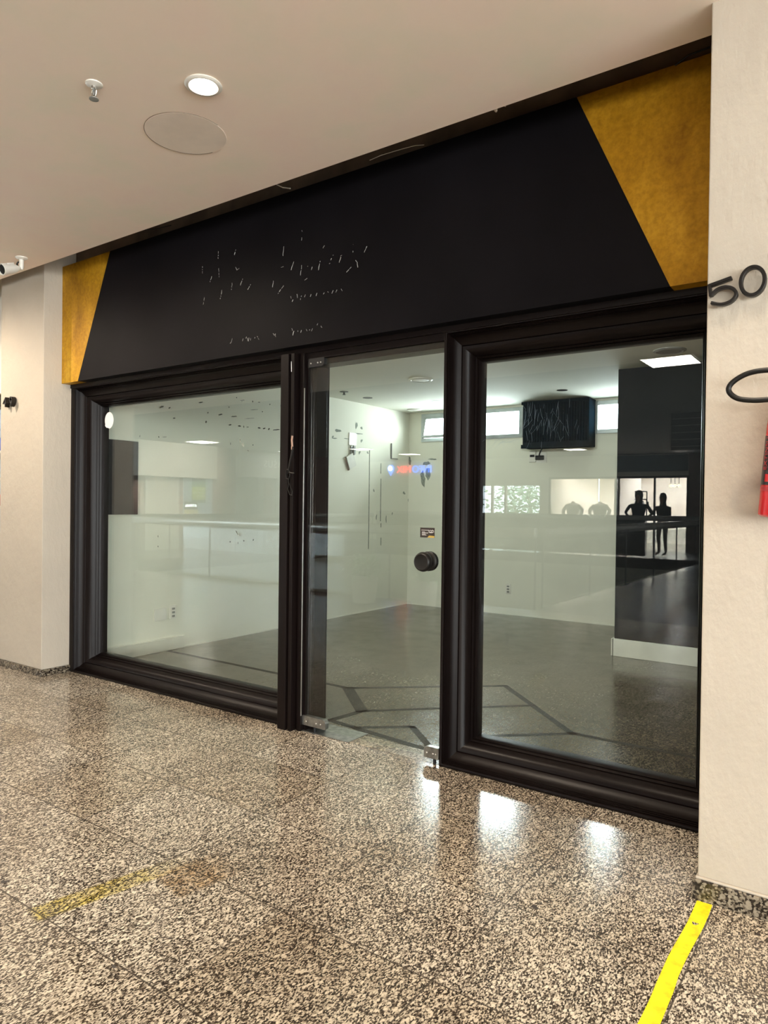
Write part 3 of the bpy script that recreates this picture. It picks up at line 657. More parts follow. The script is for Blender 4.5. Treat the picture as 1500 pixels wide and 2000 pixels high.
ex = thing('fire_extinguisher', (-.262, -.56, 1.37), 'red fire extinguisher with black hose hanging on the right pillar', 'fire extinguisher')
EA = Vector((.075, 0, 1)).normalized(); EB = Vector((-.268, -.562, 1.372)); EM = axis(EB, EA); ER = .076
bm = bm_new(); lathe(bm, [(.0, .004), (.058, 0), (.070, .003), (ER, .008), (ER, .30), (.072, .345), (.058, .378), (.035, .398), (.022, .405), (.022, .43)], EM, 48, caps=False); obj('cylinder_body', bm, M_red, ex, smooth=True)
def band(z0, z1, a0, a1, r=ER+.0006, mat=None, name='label', parent=ex, n=24):
    bm = bm_new(); rows = []
    for k in range(n+1):
        a = a0+(a1-a0)*k/n; rows.append([bm.verts.new(EM @ Vector((rr*math.cos(a), rr*math.sin(a), z))) for z, rr in ((z0, r), (z1, r), (z1, r-.0008), (z0, r-.0008))])
    for p, q in zip(rows, rows[1:]):
        for i in range(4): bm.faces.new((p[i], p[(i+1) % 4], q[(i+1) % 4], q[i]))
    return obj(name, bm, mat, parent, smooth=True)
def ang_of(v): q = EM.to_3x3().inverted() @ Vector(v); return math.atan2(q.y, q.x)
A_front = ang_of((0, -1, 0)); A_left = ang_of((-1, 0, 0)); sg = 1 if math.sin(A_left-A_front) > 0 else -1
def AA(deg): return A_front + sg*math.radians(deg)         # 0 = facing the corridor, 90 = facing the door side
lb = band(.105, .265, AA(-70), AA(86), mat=M_label, name='printed_label')
band(.086, .1, AA(-70), AA(86), mat=M_redtext, name='small_print_band', parent=ex)
band(.115, .14, AA(38), AA(52), ER+.0012, M_red, 'round_seal', lb, 8)
band(.135, .160, AA(0), AA(34), ER+.0012, M_yellowink, 'yellow_block', lb, 8)
zi = (EM.to_3x3() @ Vector((0, 0, 1)))
def bend_text(ang, z0, rr):
    def f(c):
        a = AA(ang) + sg*c.y/rr; a = AA(ang) + sg*(c.y)/rr
        return EM @ Vector(((rr+c.z)*math.cos(a), (rr+c.z)*math.sin(a), z0+c.x))
    return f
obj('vertical_red_lettering', text_bm('EXTINSUL', (0, 0, 0), (1, 0, 0), (0, 1, 0), .026, .0004, bend=bend_text(50, .152, ER+.0012), spacing=1.05), M_redtext, lb)
obj('vertical_small_print', text_bm('Extintor de incendio', (0, 0, 0), (1, 0, 0), (0, 1, 0), .011, .0003, bend=bend_text(38, .160, ER+.0012)), M_paper, lb)
bm = bm_new(); tp = EM @ Vector((0, 0, .43))
lathe(bm, [(.020, .425), (.020, .45), (.012, .455), (.012, .475)], EM, 20); obj('valve', bm, M_steel, ex, smooth=True)
bm = bm_new(); box(bm, -.012, .012, -.10, .02, .470, .478, mat=EM); box(bm, -.010, .010, -.09, .02, .492, .499, mat=EM); box(bm, -.010, .010, .0, .02, .47, .499, mat=EM); obj('lever', bm, M_rubber, ex)
bm = bm_new(); hp = smooth_path([(-.262, -.575, 1.82), (-.27, -.60, 1.845), (-.32, -.61, 1.852), (-.375, -.61, 1.846), (-.418, -.61, 1.822), (-.430, -.61, 1.795), (-.405, -.61, 1.768), (-.355, -.61, 1.757), (-.29, -.61, 1.757), (-.20, -.62, 1.757), (-.15, -.62, 1.74), (-.12, -.62, 1.68), (-.115, -.61, 1.55), (-.125, -.60, 1.45)], 8)
tube(bm, hp, .0088, seg=14); obj('hose', bm, M_rubber, ex, smooth=True)
bm = bm_new(); lathe(bm, [(.010, 0), (.012, .04), (.022, .11), (.020, .11)], axis((-.125, -.60, 1.46), (0, 0, -1)), 20); obj('nozzle', bm, M_rubber, ex, smooth=True)
bm = bm_new(); box(bm, -.29, -.22, -.486, -.463, 1.66, 1.78); box(bm, -.27, -.24, -.53, -.48, 1.75, 1.765); obj('wall_bracket', bm, M_steel2, ex)

# ============================================================ INSIDE THE SHOP
# clerestory windows
def clerestory(name, x0, x1, sash):
    fr = thing(name, ((x0+x1)/2, 5.25, WZ0), None, None, kind='structure')
    bm = bm_new(); t = .05
    for a, b, c, e in ((x0, x1, WZ0, WZ0+t), (x0, x1, WZ1-t, WZ1), (x0, x0+t, WZ0+t, WZ1-t), (x1-t, x1, WZ0+t, WZ1-t)): box(bm, a, b, 5.235, 5.33, c, e)
    if sash: box(bm, x0+.72, x0+.78, 5.24, 5.33, WZ0+t, WZ1-t)
    obj('window_frame', bm, M_alu, fr, bevel=.002)
    bm = bm_new(); box(bm, x0+t, x1-t, 5.30, 5.306, WZ0+t, WZ1-t); obj('glass_pane', bm, M_glassp, fr)
    if sash:   # top-hung sash tilted into the room
        bm = bm_new(); m = Matrix.Translation((0, 5.245, WZ1-.05)) @ Matrix.Rotation(math.radians(-14), 4, 'X')
        for a, b, c, e in ((x0+.06, x0+.72, -.30, -.27), (x0+.06, x0+.72, -.03, 0), (x0+.06, x0+.09, -.27, -.03), (x0+.69, x0+.72, -.27, -.03)): box(bm, a, b, -.02, .005, c, e, mat=m)
        obj('tilted_sash', bm, M_alu, fr)
    return fr
clerestory('window_3', *WX[0], True); clerestory('window_4', *WX[1], False)
ac = thing('louvered_air_unit', (-3.3, 5.1, 2.12), 'dark blue louvered metal box high on the back wall between the clerestory windows', 'air unit')
bm = bm_new(); box(bm, -3.70, -2.86, 5.02, 5.25, 2.13, 2.70); obj('unit_casing', bm, M_navy, ac, bevel=.004)
bm = bm_new()
for k in range(24): x = -3.67+k*.0335; box(bm, x, x+.012, 5.000, 5.02, 2.20, 2.66)
obj('front_louvers', bm, M_navy, ac)
bm = bm_new(); box(bm, -3.71, -2.85, 4.995, 5.02, 2.125, 2.17); obj('lower_rim', bm, M_navy, ac); bm = bm_new(); box(bm, -3.71, -2.85, 4.995, 5.02, 2.665, 2.70); obj('upper_rim', bm, M_navy, ac)
th = thing('thermostat', (-3.66, 5.24, 2.04), 'small white thermostat on the back wall under the louvered box', 'thermostat')
c = atY(1041, 893, 5.25); bm = bm_new(); box(bm, c.x-.045, c.x+.045, 5.225, 5.25, c.z-.065, c.z+.075); obj('housing', bm, M_whiteplastic, th, bevel=.006)
bm = bm_new(); box(bm, c.x-.03, c.x+.03, 5.222, 5.226, c.z+.0, c.z+.03); obj('display', bm, M_darkplastic, th)
c = atY(1055, 893, 5.25); cb = thing('dangling_plug', (c.x, 5.24, c.z), 'black plug and cable on the back wall beside the thermostat', 'plug')
bm = bm_new(); tube(bm, smooth_path([(c.x+.03, 5.23, 2.13), (c.x+.01, 5.22, c.z+.06), (c.x, 5.215, c.z+.02)]), .008, seg=8); obj('cable', bm, M_darkplastic, cb, smooth=True)
bm = bm_new(); box(bm, c.x-.05, c.x+.06, 5.205, 5.235, c.z-.035, c.z+.02); obj('plug_body', bm, M_darkplastic, cb, bevel=.006)
bm = bm_new(); box(bm, c.x-.05, c.x+.09, 5.24, 5.25, c.z-.07, c.z+.06); obj('wall_plate', bm, M_whiteplastic, cb)
def outlet(name, p, w_, h_, axisx, label, holes=3, mat=M_whiteplastic):
    t = thing(name, p, label, 'outlet')
    bm = bm_new(); bb = bm_new()
    if axisx: box(bm, p[0], p[0]+.012, p[1]-w_/2, p[1]+w_/2, p[2]-h_/2, p[2]+h_/2)
    else: box(bm, p[0]-w_/2, p[0]+w_/2, p[1]-.012, p[1], p[2]-h_/2, p[2]+h_/2)
    obj('cover_plate', bm, mat, t, bevel=.003)
    if holes:
        for k in range(holes):
            z = p[2]+h_*(.28-.28*k)
            if axisx: box(bb, p[0]+.010, p[0]+.016, p[1]-w_*.22, p[1]+w_*.22, z-.012, z+.006)
            else: box(bb, p[0]-w_*.22, p[0]+w_*.22, p[1]-.016, p[1]-.010, z-.012, z+.006)
        obj('socket', bb, M_greyplastic, t)
    else: bb.free()
    return t
p = atX(312, 1200, -5.54); outlet('blank_wall_plate', (-5.54, p.y, p.z), .13, .115, True, 'square blank plate low on the left shop wall', 0)
p = atX(337, 1195, -5.54); outlet('wall_socket', (-5.54, p.y, p.z), .072, .125, True, 'white electrical socket low on the left shop wall beside the blank plate')
p = atY(993, 1150, 5.25); outlet('wall_socket', (p.x, 5.25, p.z), .075, .125, False, 'white electrical socket low on the back shop wall')
p = atX(688, 858, -5.54); hb = outlet('open_junction_box', (-5.54, p.y, p.z), .15, .16, True, 'white junction box with its inside hanging out high on the left shop wall', 0)
bm = bm_new(); box(bm, -5.53, -5.515, p.y-.05, p.y+.04, p.z-.19, p.z-.09); tube(bm, [(-5.52, p.y, p.z-.08), (-5.50, p.y-.02, p.z-.13), (-5.51, p.y, p.z-.20)], .01, seg=8); obj('bare_wiring', bm, M_greyplastic, hb)
p = atX(683, 900, -5.54); m = Matrix.Translation((-5.53, p.y, p.z)) @ Matrix.Rotation(.42, 4, 'X')
bm = bm_new(); box(bm, 0, .02, -.075, .075, -.09, .08, mat=m); hc = tag(obj('hanging_cover', bm, M_pot), 'loose square cover dangling crooked below the junction box', 'cover')
bm = bm_new(); box(bm, -.002, .012, -.092, -.075, -.095, .08, mat=m); obj('rust_edge', bm, M_pink, hc)
p = atX(770, 881, -5.54)
bm = bm_new(); box(bm, -5.54, -5.527, p.y-.075, p.y+.075, p.z-.10, p.z+.10); tp_ = tag(obj('blank_wall_plate', bm, M_white), 'white blank plate near the far corner of the left shop wall', 'plate')
bm = bm_new(); box(bm, -5.54, -5.524, p.y-.085, p.y-.075, p.z-.105, p.z+.10); box(bm, -5.54, -5.524, p.y-.085, p.y+.075, p.z-.112, p.z-.102); obj('gap_line', bm, M_greyplastic, tp_)
# conduit lines and scrapes on the left wall
bm = bm_new()
def wallpatch(u, v, ry, rz, x=-5.54, mi=0):
    p = atX(u, v, x); a0 = random.random()*6; pts = []
    for k in range(9):
        a = 2*math.pi*k/9; r = 1+.3*math.sin(2*a+a0)+.2*math.sin(3*a+a0); pts.append((x+.0012, p.y+ry*r*math.cos(a), p.z+rz*r*math.sin(a)))
    prism(bm, pts, (-.001, 0, 0), mi)
a, b = atX(722, 878, -5.54), atX(722, 1072, -5.54); box(bm, -5.54, -5.537, a.y-.008, a.y+.004, b.z, a.z)
for v0, v1 in ((905, 925), (935, 1018), (1022, 1030), (1050, 1065)):
    a, b = atX(744, v0, -5.54), atX(744, v1, -5.54); box(bm, -5.54, -5.537, a.y-.008, a.y+.005, b.z, a.z)
for u, v, ry, rz in ((660, 841, .05, .022), (706, 836, .03, .014), (696, 831, .02, .05), (650, 853, .02, .012), (653, 856, .06, .006), (700, 847, .08, .008), (718, 884, .02, .015), (706, 861, .02, .02),
                     (735, 1010, .015, .03), (799, 977, .03, .03), (789, 963, .03, .02), (754, 1014, .012, .04), (634, 884, .02, .02), (730, 958, .015, .02), (766, 1003, .01, .02), (678, 857, .06, .006), (702, 884, .02, .02)): wallpatch(u, v, ry, rz)
q = struct('wall_scrapes', bm, M_smear); put(q, bpy.data.objects['wall_left']); del q['kind']
bm = bm_new()
for u, v, rx, rz in ((833, 905, .05, .03), (836, 925, .05, .07), (826, 935, .04, .1), (845, 897, .06, .012), (800, 900, .03, .05)):
    blob(bm, atY(u, v, 5.25), rx, rz, 5.249)
q = struct('wall_scrapes', bm, M_smear); put(q, bpy.data.objects['wall_back']); del q['kind']
# dark panel on the left wall by the window
bm = bm_new(); box(bm, -5.54, -5.505, .36, .752, 1.289, 1.945)
tag(obj('dark_wall_panel', bm, M_darkplastic, bevel=.003), 'plain dark rectangular panel on the shop wall behind the left window edge', 'panel')
# ceiling fittings inside
def disc(name, u, v, r, mat, label, cat, z=2.71, core=None):
    c = atZ(u, v, z); t = thing(name, (c.x, c.y, z), label, cat)
    bm = bm_new(); lathe(bm, [(r, 0), (r, .006), (r*.82, .014), (r*.78, .008), (0, .008)], ring_mat((c.x, c.y, z)), 40, caps=False); obj('rim', bm, mat, t, smooth=True)
    bm = bm_new(); lathe(bm, [(r*.70, .006), (r*.68, .012), (0, .013)], ring_mat((c.x, c.y, z)), 32, caps=False); obj('centre', bm, core or mat, t, smooth=True)
disc('air_diffuser', 822, 741, .125, M_whiteplastic, 'round white air diffuser in the shop ceiling above the door', 'air diffuser')
disc('air_diffuser', 1308, 684, .13, M_greyplastic, 'round grey air diffuser in the shop ceiling near the right pillar', 'air diffuser', core=M_greyplastic)
disc('ceiling_lamp', 809, 800, .10, M_whiteplastic, 'small round white lamp on the shop ceiling close to the back corner', 'light')
for u, v, lb in ((718, 777, 'dark round light hole in the shop ceiling near the left wall'), (852, 784, 'dark round light hole in the shop ceiling close to the back corner window'), (1098, 762, 'dark round light hole in the shop ceiling above the louvered box')):
    c = atZ(u, v, 2.71); bm = bm_new(); lathe(bm, [(.060, 0), (.060, .003), (.05, .004), (0, .002)], ring_mat((c.x, c.y, 2.71)), 28, caps=False)
    tag(obj('ceiling_light_hole', bm, M_darkplastic), lb, 'light hole')
c = atZ(672, 765, 2.71); bm = bm_new(); lathe(bm, [(.05, 0), (.05, .004), (.012, .008), (.012, .03), (.02, .034), (.02, .038), (0, .038)], ring_mat((c.x, c.y, 2.71)), 24, caps=False)
tag(obj('fire_sprinkler', bm, M_greyplastic, smooth=True), 'small dark sprinkler on the shop ceiling seen through the door', 'sprinkler')

for x, y, lb in ((-3.3, .6, 'added tilted fill lamp just inside above the glass door'), (-1.7, .6, 'added tilted fill lamp just inside above the right window')):
    t = thing('added_downlight', (x, y, 2.71), lb, 'light')  # fill lamps added out of view to brighten the back of the shop
    bm = bm_new(); lathe(bm, [(.078, 0), (.080, .004), (.074, .009), (.062, .010), (.054, .004), (.052, -.001)], ring_mat((x, y, 2.71)), 32, caps=False); obj('trim_ring', bm, M_whiteplastic, t, smooth=True)
    bm = bm_new(); lathe(bm, [(.0, .006), (.052, .002), (.052, -.001), (0, -.001)], ring_mat((x, y, 2.71)), 28, caps=False); obj('lamp_face', bm, M_lampglow, t)
    spot((x, y, 2.66), SHOPFILL, (.95, 1, .95), 1.9, .05, (math.radians(58), 0, 0))
# ============================================================ NEIGHBOUR SHOP (sliver at the left edge)
bm = bm_new(); box(bm, -12, -6.15, .02, .12, 2.36, 3.46); struct('wall_neighbour', bm, M_mall)
bm = bm_new(); box(bm, -12, -6.15, .06, .16, 2.25, 2.36); box(bm, -6.20, -6.15, .06, .16, .1, 2.25); box(bm, -12, -6.15, .06, .16, 0, .10)
nw = struct('window_5', bm, M_black)
bm = bm_new(); box(bm, -12, -6.2, .10, .106, .10, 2.25); obj('glass_pane', bm, M_glassp, nw)
bm = bm_new(); box(bm, -12, -6.15, 1.3, 1.35, 0, 2.6); box(bm, -12, -6.15, .16, 1.3, 2.6, 2.65); struct('wall_neighbour_back', bm, M_toypale)
sh = thing('display_shelf', (-6.9, .6, 0), 'white display shelving behind the neighbouring toy window', 'shelf')
for z in (.55, 1.02, 1.32, 1.60, 1.86): bm = bm_new(); box(bm, -9.5, -6.16, .25, .9, z, z+.02); obj('shelf_board', bm, M_whiteplastic, sh)
bm = bm_new(); box(bm, -9.5, -6.16, .24, .90, 0.001, .55); obj('cabinet_base', bm, M_mall, sh)
def toy_ball(c, r, mat, lb):
    bm = bm_new(); lathe(bm, [(r*math.sin(math.pi*k/12), -r*math.cos(math.pi*k/12)) for k in range(13)], Matrix.Translation(c), 20, caps=False); tag(obj('toy_ball', bm, mat, smooth=True), lb, 'toy')
for u, vb, r, mt, lb in ((0, 838, .07, M_toyblue, 'blue toy ball on the upper shelf of the neighbouring shop window'), (4, 968, .06, M_toyred, 'dark red toy ball on the middle shelf of the neighbouring shop window')):
    p = atY(u, vb, .34); z = [s for s in (1.043, 1.343, 1.623, 1.883) if s <= p.z+.05]; z = z[-1] if z else 1.043
    toy_ball((p.x, .34, z+r), r, mt, lb)
def toy_box(p, w_, h_, mat, lb):
    t = thing('toy_box', p, lb, 'toy box'); bm = bm_new(); box(bm, p[0]-w_/2, p[0]+w_/2, p[1], p[1]+.1, p[2], p[2]+h_); obj('carton', bm, mat, t)
    bm = bm_new(); box(bm, p[0]-w_*.3, p[0]+w_*.3, p[1]-.002, p[1], p[2]+h_*.2, p[2]+h_*.7); obj('front_window', bm, M_paper, t)
toy_box((-6.75, .34, .572), .22, .30, M_toytan, 'tan toy carton on the lowest shelf of the neighbouring window')
toy_box((-6.78, .36, 1.042), .22, .20, M_toyyel, 'cream toy carton on the second shelf of the neighbouring window')
toy_box((-6.80, .50, 1.622), .20, .16, M_greyplastic, 'grey toy carton on a high shelf of the neighbouring window')
toy_box((-6.90, .60, 1.882), .26, .24, M_toypale, 'pale blue toy carton on the top shelf of the neighbouring window')

# ============================================================ THE MALL BEHIND THE CAMERA (seen mirrored in the glass)
def led_panel(x, y, s=.6, lb=None, grp=None):
    t = thing('led_panel_light', (x, y, 3.2), lb, 'ceiling light', grp)
    bm = bm_new(); box(bm, x-s/2+.015, x+s/2-.015, y-s/2+.015, y+s/2-.015, 3.188, 3.196); obj('diffuser', bm, M_led, t)
    bm = bm_new()
    for a, b, c, d_ in ((-1, 1, -1, -.95), (-1, 1, .95, 1), (-1, -.95, -.95, .95), (.95, 1, -.95, .95)): box(bm, x+a*s/2, x+b*s/2, y+c*s/2, y+d_*s/2, 3.186, 3.2)
    obj('panel_frame', bm, M_whiteplastic, t)
led_panel(-2.15, -5.32, lb='bright square ceiling panel reflected at the top of the right window')
led_panel(-7.85, -17.6, lb='ceiling panel reflected under the louvered box')
led_panel(-16.45, -10.25, .75, lb='ceiling panel reflected above the white shop fascia')
led_panel(-16.6, -14.25, .7, lb='ceiling panel reflected beside the black post')
led_panel(-13.8, -14.85, lb='ceiling panel reflected at the left in the door glass')
led_panel(-13.6, -17.4, lb='ceiling panel reflected over the back corner in the door glass')
for x, y in ((1.6, -5.88), (5.4, -5.88), (1.6, -10), (5.4, -2.6), (-.4, -15.5), (-15.8, -5.2)):  # extra panels added to raise the light in mall and corridor
    led_panel(x, y, lb='square led ceiling panel added to brighten the mall behind the camera', grp='added mall ceiling panels')

RH = 1.12
def railing(name, pts, lb, h=RH, solid=None):
    t = thing(name, pts[0], lb, 'railing')
    bm = bm_new(); tube(bm, [(x, y, h-.075) for x, y, _ in pts], .075, seg=20); obj('handrail', bm, M_rail, t, smooth=True)
    (x0, y0, _), (x1, y1, _) = pts[0], pts[-1]; n = max(2, int(math.hypot(x1-x0, y1-y0)/1.9))
    for k in range(n+1):
        bm = bm_new(); x, y = x0+(x1-x0)*k/n, y0+(y1-y0)*k/n; lathe(bm, [(.05, 0), (.05, .012), (.014, .014), (.014, h-.14)], Matrix.Translation((x, y, 0.001)), 12); obj('post', bm, M_darkplastic, t)
    bm = bm_new(); d = Vector((x1-x0, y1-y0, 0)).normalized(); nn = Vector((-d.y, d.x, 0))*.005
    P = [Vector((x0, y0, .06))-nn, Vector((x1, y1, .06))-nn, Vector((x1, y1, .06))+nn, Vector((x0, y0, .06))+nn]; prism(bm, P, (0, 0, h-.24)); obj('glass_panel', bm, M_glassp, t)
    if solid: bm = bm_new(); box(bm, x1, solid, y0+.02, y0+.04, .05, h-.13); obj('solid_infill', bm, M_darkplastic, t)
railing('railing', [(VX+.05, VY0+.08, 0), (VXL, VY0+.08, 0)], 'grey tubular railing along the atrium parallel to the shopfront')
railing('railing', [(VX+.08, VY0-.10, 0), (VX+.08, VY1, 0)], 'grey tubular railing running away from the shopfront beside the void')
railing('railing', [(VX-.1, VY1-.08, 0), (VXL, VY1-.08, 0)], 'far grey railing in front of the two standing people', 1.20, -5.5)
railing('railing', [(VXL-.08, VY0-.2, 0), (VXL-.08, VY1+.1, 0)], 'railing along the far left side of the atrium')

# far facade (parallel, y = -20.5) and left mall wall (x = -17.6)
FY = -20.5
bm = bm_new()
for a, b in ((-24, -12.9), (-10.15, -9.85), (-5.15, 9)): box(bm, a, b, FY-.15, FY, 0, 3.2)
box(bm, -12.9, -10.15, FY-.15, FY, 2.35, 3.2); box(bm, -9.85, -5.15, FY-.15, FY, 2.46, 3.2)
struct('wall_mall_far', bm, M_mall)
bm = bm_new(); box(bm, -5.15, 9, FY, FY+.02, 0, 3.2); struct('wall_mall_maroon', bm, M_maroon)
bm = bm_new(); box(bm, -7.5, -5.17, FY, FY+.06, 2.62, 3.15); tag(obj('dark_sign_band', bm, M_teal), 'dark teal blank sign band above the bright clothes shop across the mall', 'sign')
bm = bm_new(); box(bm, -9.85, -5.15, FY-.02, FY+.05, 2.40, 2.47); box(bm, -9.85, -9.78, FY-.02, FY+.05, 0, 2.4); box(bm, -7.50, -7.42, FY-.02, FY+.05, 0, 2.4); box(bm, -6.22, -6.16, FY-.02, FY+.05, 0, 2.4); box(bm, -5.2, -5.15, FY-.02, FY+.05, 0, 2.4)
struct('window_6', bm, M_darkplastic)
# clothes shop behind it
bm = bm_new(); box(bm, -9.85, -5.75, -26.2, -26.0, 0, 2.8); box(bm, -10.0, -9.9, -26, FY-.15, 0, 2.8); box(bm, -7.45, -7.38, -23.2, FY-.15, 0, 2.8); box(bm, -4.2, -4.1, -26, FY-.15, 0, 2.8); box(bm, -10, -4.1, -26.2, FY-.15, 2.8, 2.9)
struct('wall_clothes_shop', bm, M_mall)
area('added_shop_fill', (-6.0, -24.0, 2.75), (0, 0, 0), 2.4, 2.5, 2400, (.93, .95, 1))  # added lamp inside the shop, standing in for its strong daylight
area('added_shop_fill', (-8.7, -22.5, 2.75), (0, 0, 0), 1.8, 1.5, 110, (1, .95, .90))  # weaker lamp added for the mannequin half
spot((-15.7, -10.3, 3.12), 1500, (1, .93, .80), 1.7, .08, (0, math.radians(76), 0))
for i, (x, lb) in enumerate(((-5.95, 'first bulb from the window of three warm bulbs hanging in the clothes shop'), (-5.82, 'middle one of three warm bulbs hanging in the clothes shop'), (-5.69, 'last of three warm bulbs hanging in the clothes shop'))):
    t = thing('pendant_bulb', (x, -21.6, 2.2), lb, 'pendant light'); bm = bm_new(); tube(bm, [(x, -21.6, 2.8), (x, -21.6, 2.24)], .01, seg=6); obj('cord', bm, M_darkplastic, t)
    bm = bm_new(); lathe(bm, [(.055*math.sin(math.pi*k/8), -.055*math.cos(math.pi*k/8)) for k in range(9)], Matrix.Translation((x, -21.6, 2.18)), 14, caps=False); obj('bulb', bm, M_bulb, t, smooth=True)
rk = thing('clothes_rack', (-7.3, -22.2, 0), 'black clothes rack with hanging garments behind the standing people', 'clothes rack')
bm = bm_new()
for x in (-8.0, -6.95): tube(bm, [(x, -22.4, 0), (x, -22.4, 2.0)], .02, seg=8)
tube(bm, [(-8.0, -22.4, 2.0), (-6.95, -22.4, 2.0)], .02, seg=8); tube(bm, [(-8.0, -22.4, 1.72), (-6.95, -22.4, 1.72)], .02, seg=8); obj('rack_frame', bm, M_darkplastic, rk)
for k in range(8):
    x = -7.93+k*.115; bm = bm_new(); prism(bm, [(x, -22.6, 1.0), (x, -22.2, 1.0), (x, -22.22, 1.5), (x, -22.38, 1.68), (x, -22.42, 1.68), (x, -22.58, 1.5)], (.06, 0, 0))
    tag(obj('hanging_garment', bm, (M_greyplastic, M_cloth1, M_toypale, M_jeans)[k % 4], bevel=.015), 'garment hanging on the black rack in the clothes shop', 'garment', 'garments on the black rack')
bm = bm_new(); box(bm, VX-.4, VX+.1, -.01, 0, 0, 0); bm.free()
# air unit hung under the mall ceiling
mu = thing('ceiling_louver_unit', (-3.0, -10.4, 3.2), 'black louvered unit under the mall ceiling reflected beside the right pillar', 'air unit')
bm = bm_new(); box(bm, -3.32, -2.3, -10.9, -10.35, 2.50, 3.2); obj('unit_casing', bm, M_darkplastic, mu)
for k in range(5): bm = bm_new(); box(bm, -3.30, -2.32, -10.35, -10.32, 2.56+k*.13, 2.575+k*.13); obj('louver', bm, M_rail, mu)
bm = bm_new(); box(bm, -3.9, 9, -21, -12.5, 2.95, 3.2); bm.free()

# outdoors beyond the far opening
def tree(loc, s, lb, seed):
    rnd = random.Random(seed); t = thing('tree', loc, lb, 'tree', 'trees outside the mall'); bm = bm_new(); tube(bm, [loc, (loc[0]+.1, loc[1], loc[2]+s*1.4), (loc[0]-.1, loc[1], loc[2]+s*2.2)], [.16, .12, .05], seg=8); obj('trunk', bm, M_wood, t)
    bm = bm_new()
    for k in range(700):
        a, b = rnd.random()*6.28, rnd.uniform(-1, 1); r = s*(rnd.random()**.4); c = Vector((loc[0]+r*math.cos(a)*math.sqrt(1-b*b), loc[1]+r*math.sin(a)*math.sqrt(1-b*b)*.7, loc[2]+s*2.0+r*b*1.2))
        n = Vector((rnd.uniform(-1, 1), rnd.uniform(-1, 1), rnd.uniform(-1, 1))).normalized(); x, y = frame_of(n); q = .11
        bm.faces.new([bm.verts.new(c+x*q*a_+y*q*b_) for a_, b_ in ((-1, 0), (0, -.5), (1, 0), (0, .5))])
    obj('foliage', bm, M_leaf, t)
for i, (x, y, s) in enumerate(((-13.4, -25.5, 1.3), (-16.8, -26.5, 1.5), (-15.2, -31, 1.7), (-12.6, -30, 1.4))): tree((x, y, -1.4), s, 'green tree standing outside the far mall window', i)
bm = bm_new(); box(bm, -40, 20, -60, -20.9, -3.9, -1.4); struct('ground', bm, M_thresh)
bm = bm_new()
for x in (-12.9, -12.15, -11.6, -10.2): box(bm, x, x+.07, FY-.12, FY+.02, 0, 2.35)
box(bm, -12.9, -10.15, FY-.12, FY+.02, 2.18, 2.35); box(bm, -11.6, -10.15, FY-.12, FY+.02, 1.40, 1.43); struct('window_7', bm, M_mall)
# left mall wall with the blank fascia, door, notice board and the dark shop beside it
bm = bm_new(); box(bm, -17.75, -17.6, -12.6, .1, 0, 3.2); box(bm, -17.75, -17.6, -20.5, -12.6, 2.3, 3.2); box(bm, -17.75, -17.6, -20.5, -16.6, 0, 2.3); box(bm, -17.75, -17.6, -14.4, -14.1, 0, 2.3)
struct('wall_mall_left', bm, M_pink)
bm = bm_new(); box(bm, -17.595, -17.35, -11.64, -8.72, 2.17, 3.19); tag(obj('white_fascia_panel', bm, M_mall, bevel=.004), 'large blank cream fascia panel reflected in the left window', 'fascia panel')
bm = bm_new(); box(bm, -17.6, -17.56, -10.27, -9.17, 0, 2.13); d2 = struct('door_2', bm, M_mall, bevel=.004)
bm = bm_new(); box(bm, -17.56, -17.54, -10.32, -10.26, 0, 2.165); box(bm, -17.56, -17.54, -9.18, -9.12, 0, 2.165); box(bm, -17.56, -17.54, -10.3, -9.1, 2.13, 2.165); obj('door_frame', bm, M_whiteplastic, d2)
bm = bm_new(); box(bm, -17.595, -17.55, -11.62, -10.50, .3, 2.16); pp = tag(obj('notice_board', bm, M_toypale), 'pale board beside the white door reflected in the left window', 'board')
po = thing('poster', (-17.54, -11.07, 1.44), 'dark green and lime poster on the pale board by the reflected white door', 'poster')
bm = bm_new(); box(bm, -17.549, -17.545, -11.345, -10.80, 1.40, 2.15); obj('poster_sheet', bm, M_poster, po)
bm = bm_new(); box(bm, -17.545, -17.543, -11.34, -10.81, 1.50, 1.90); obj('lime_block', bm, M_posterY, po)
for k, s_ in enumerate(('BLOCO', 'QUARTAS', 'GRATIS')): obj('poster_lettering', text_bm(s_, (-17.541, -11.30, 1.80-k*.11), (0, 1, 0), (0, 0, 1), .10, .001), M_paper, po)
sg_ = thing('shop_name_plate', (-17.53, -10.76, 1.2), 'small dark name plate below the green poster', 'sign')
bm = bm_new(); box(bm, -17.543, -17.535, -11.01, -10.51, 1.20, 1.435); obj('plate', bm, M_darkplastic, sg_)
obj('plate_lettering', text_bm('ATIPAN', (-17.533, -10.98, 1.27), (0, 1, 0), (0, 0, 1), .125, .001), M_whitesign, sg_)
bm = bm_new(); box(bm, -17.549, -17.54, -11.05, -10.51, .9, 1.19); tag(obj('cream_notice', bm, M_toyyel), 'cream yellow sheet under the small dark name plate', 'notice')
fs = thing('dark_shop_fascia', (-17.5, -15.0, 2.3), 'dark grey shop fascia with pale letters reflected in the left window', 'sign board')
bm = bm_new(); box(bm, -17.595, -17.45, -16.6, -12.65, 2.3, 3.1); obj('fascia_panel', bm, M_greyplastic, fs)
obj('fascia_lettering', text_bm('CASUS', (-17.445, -15.0, 2.66), (0, 1, 0), (0, 0, 1), .34, .004, spacing=1.25), M_paper, fs)
bm = bm_new()
for y in (-16.5, -15.6, -14.6, -13.7, -12.7): box(bm, -17.62, -17.55, y-.04, y+.04, 0, 2.3)
box(bm, -17.62, -17.55, -16.5, -12.7, 1.6, 1.66); struct('window_8', bm, M_greyplastic)
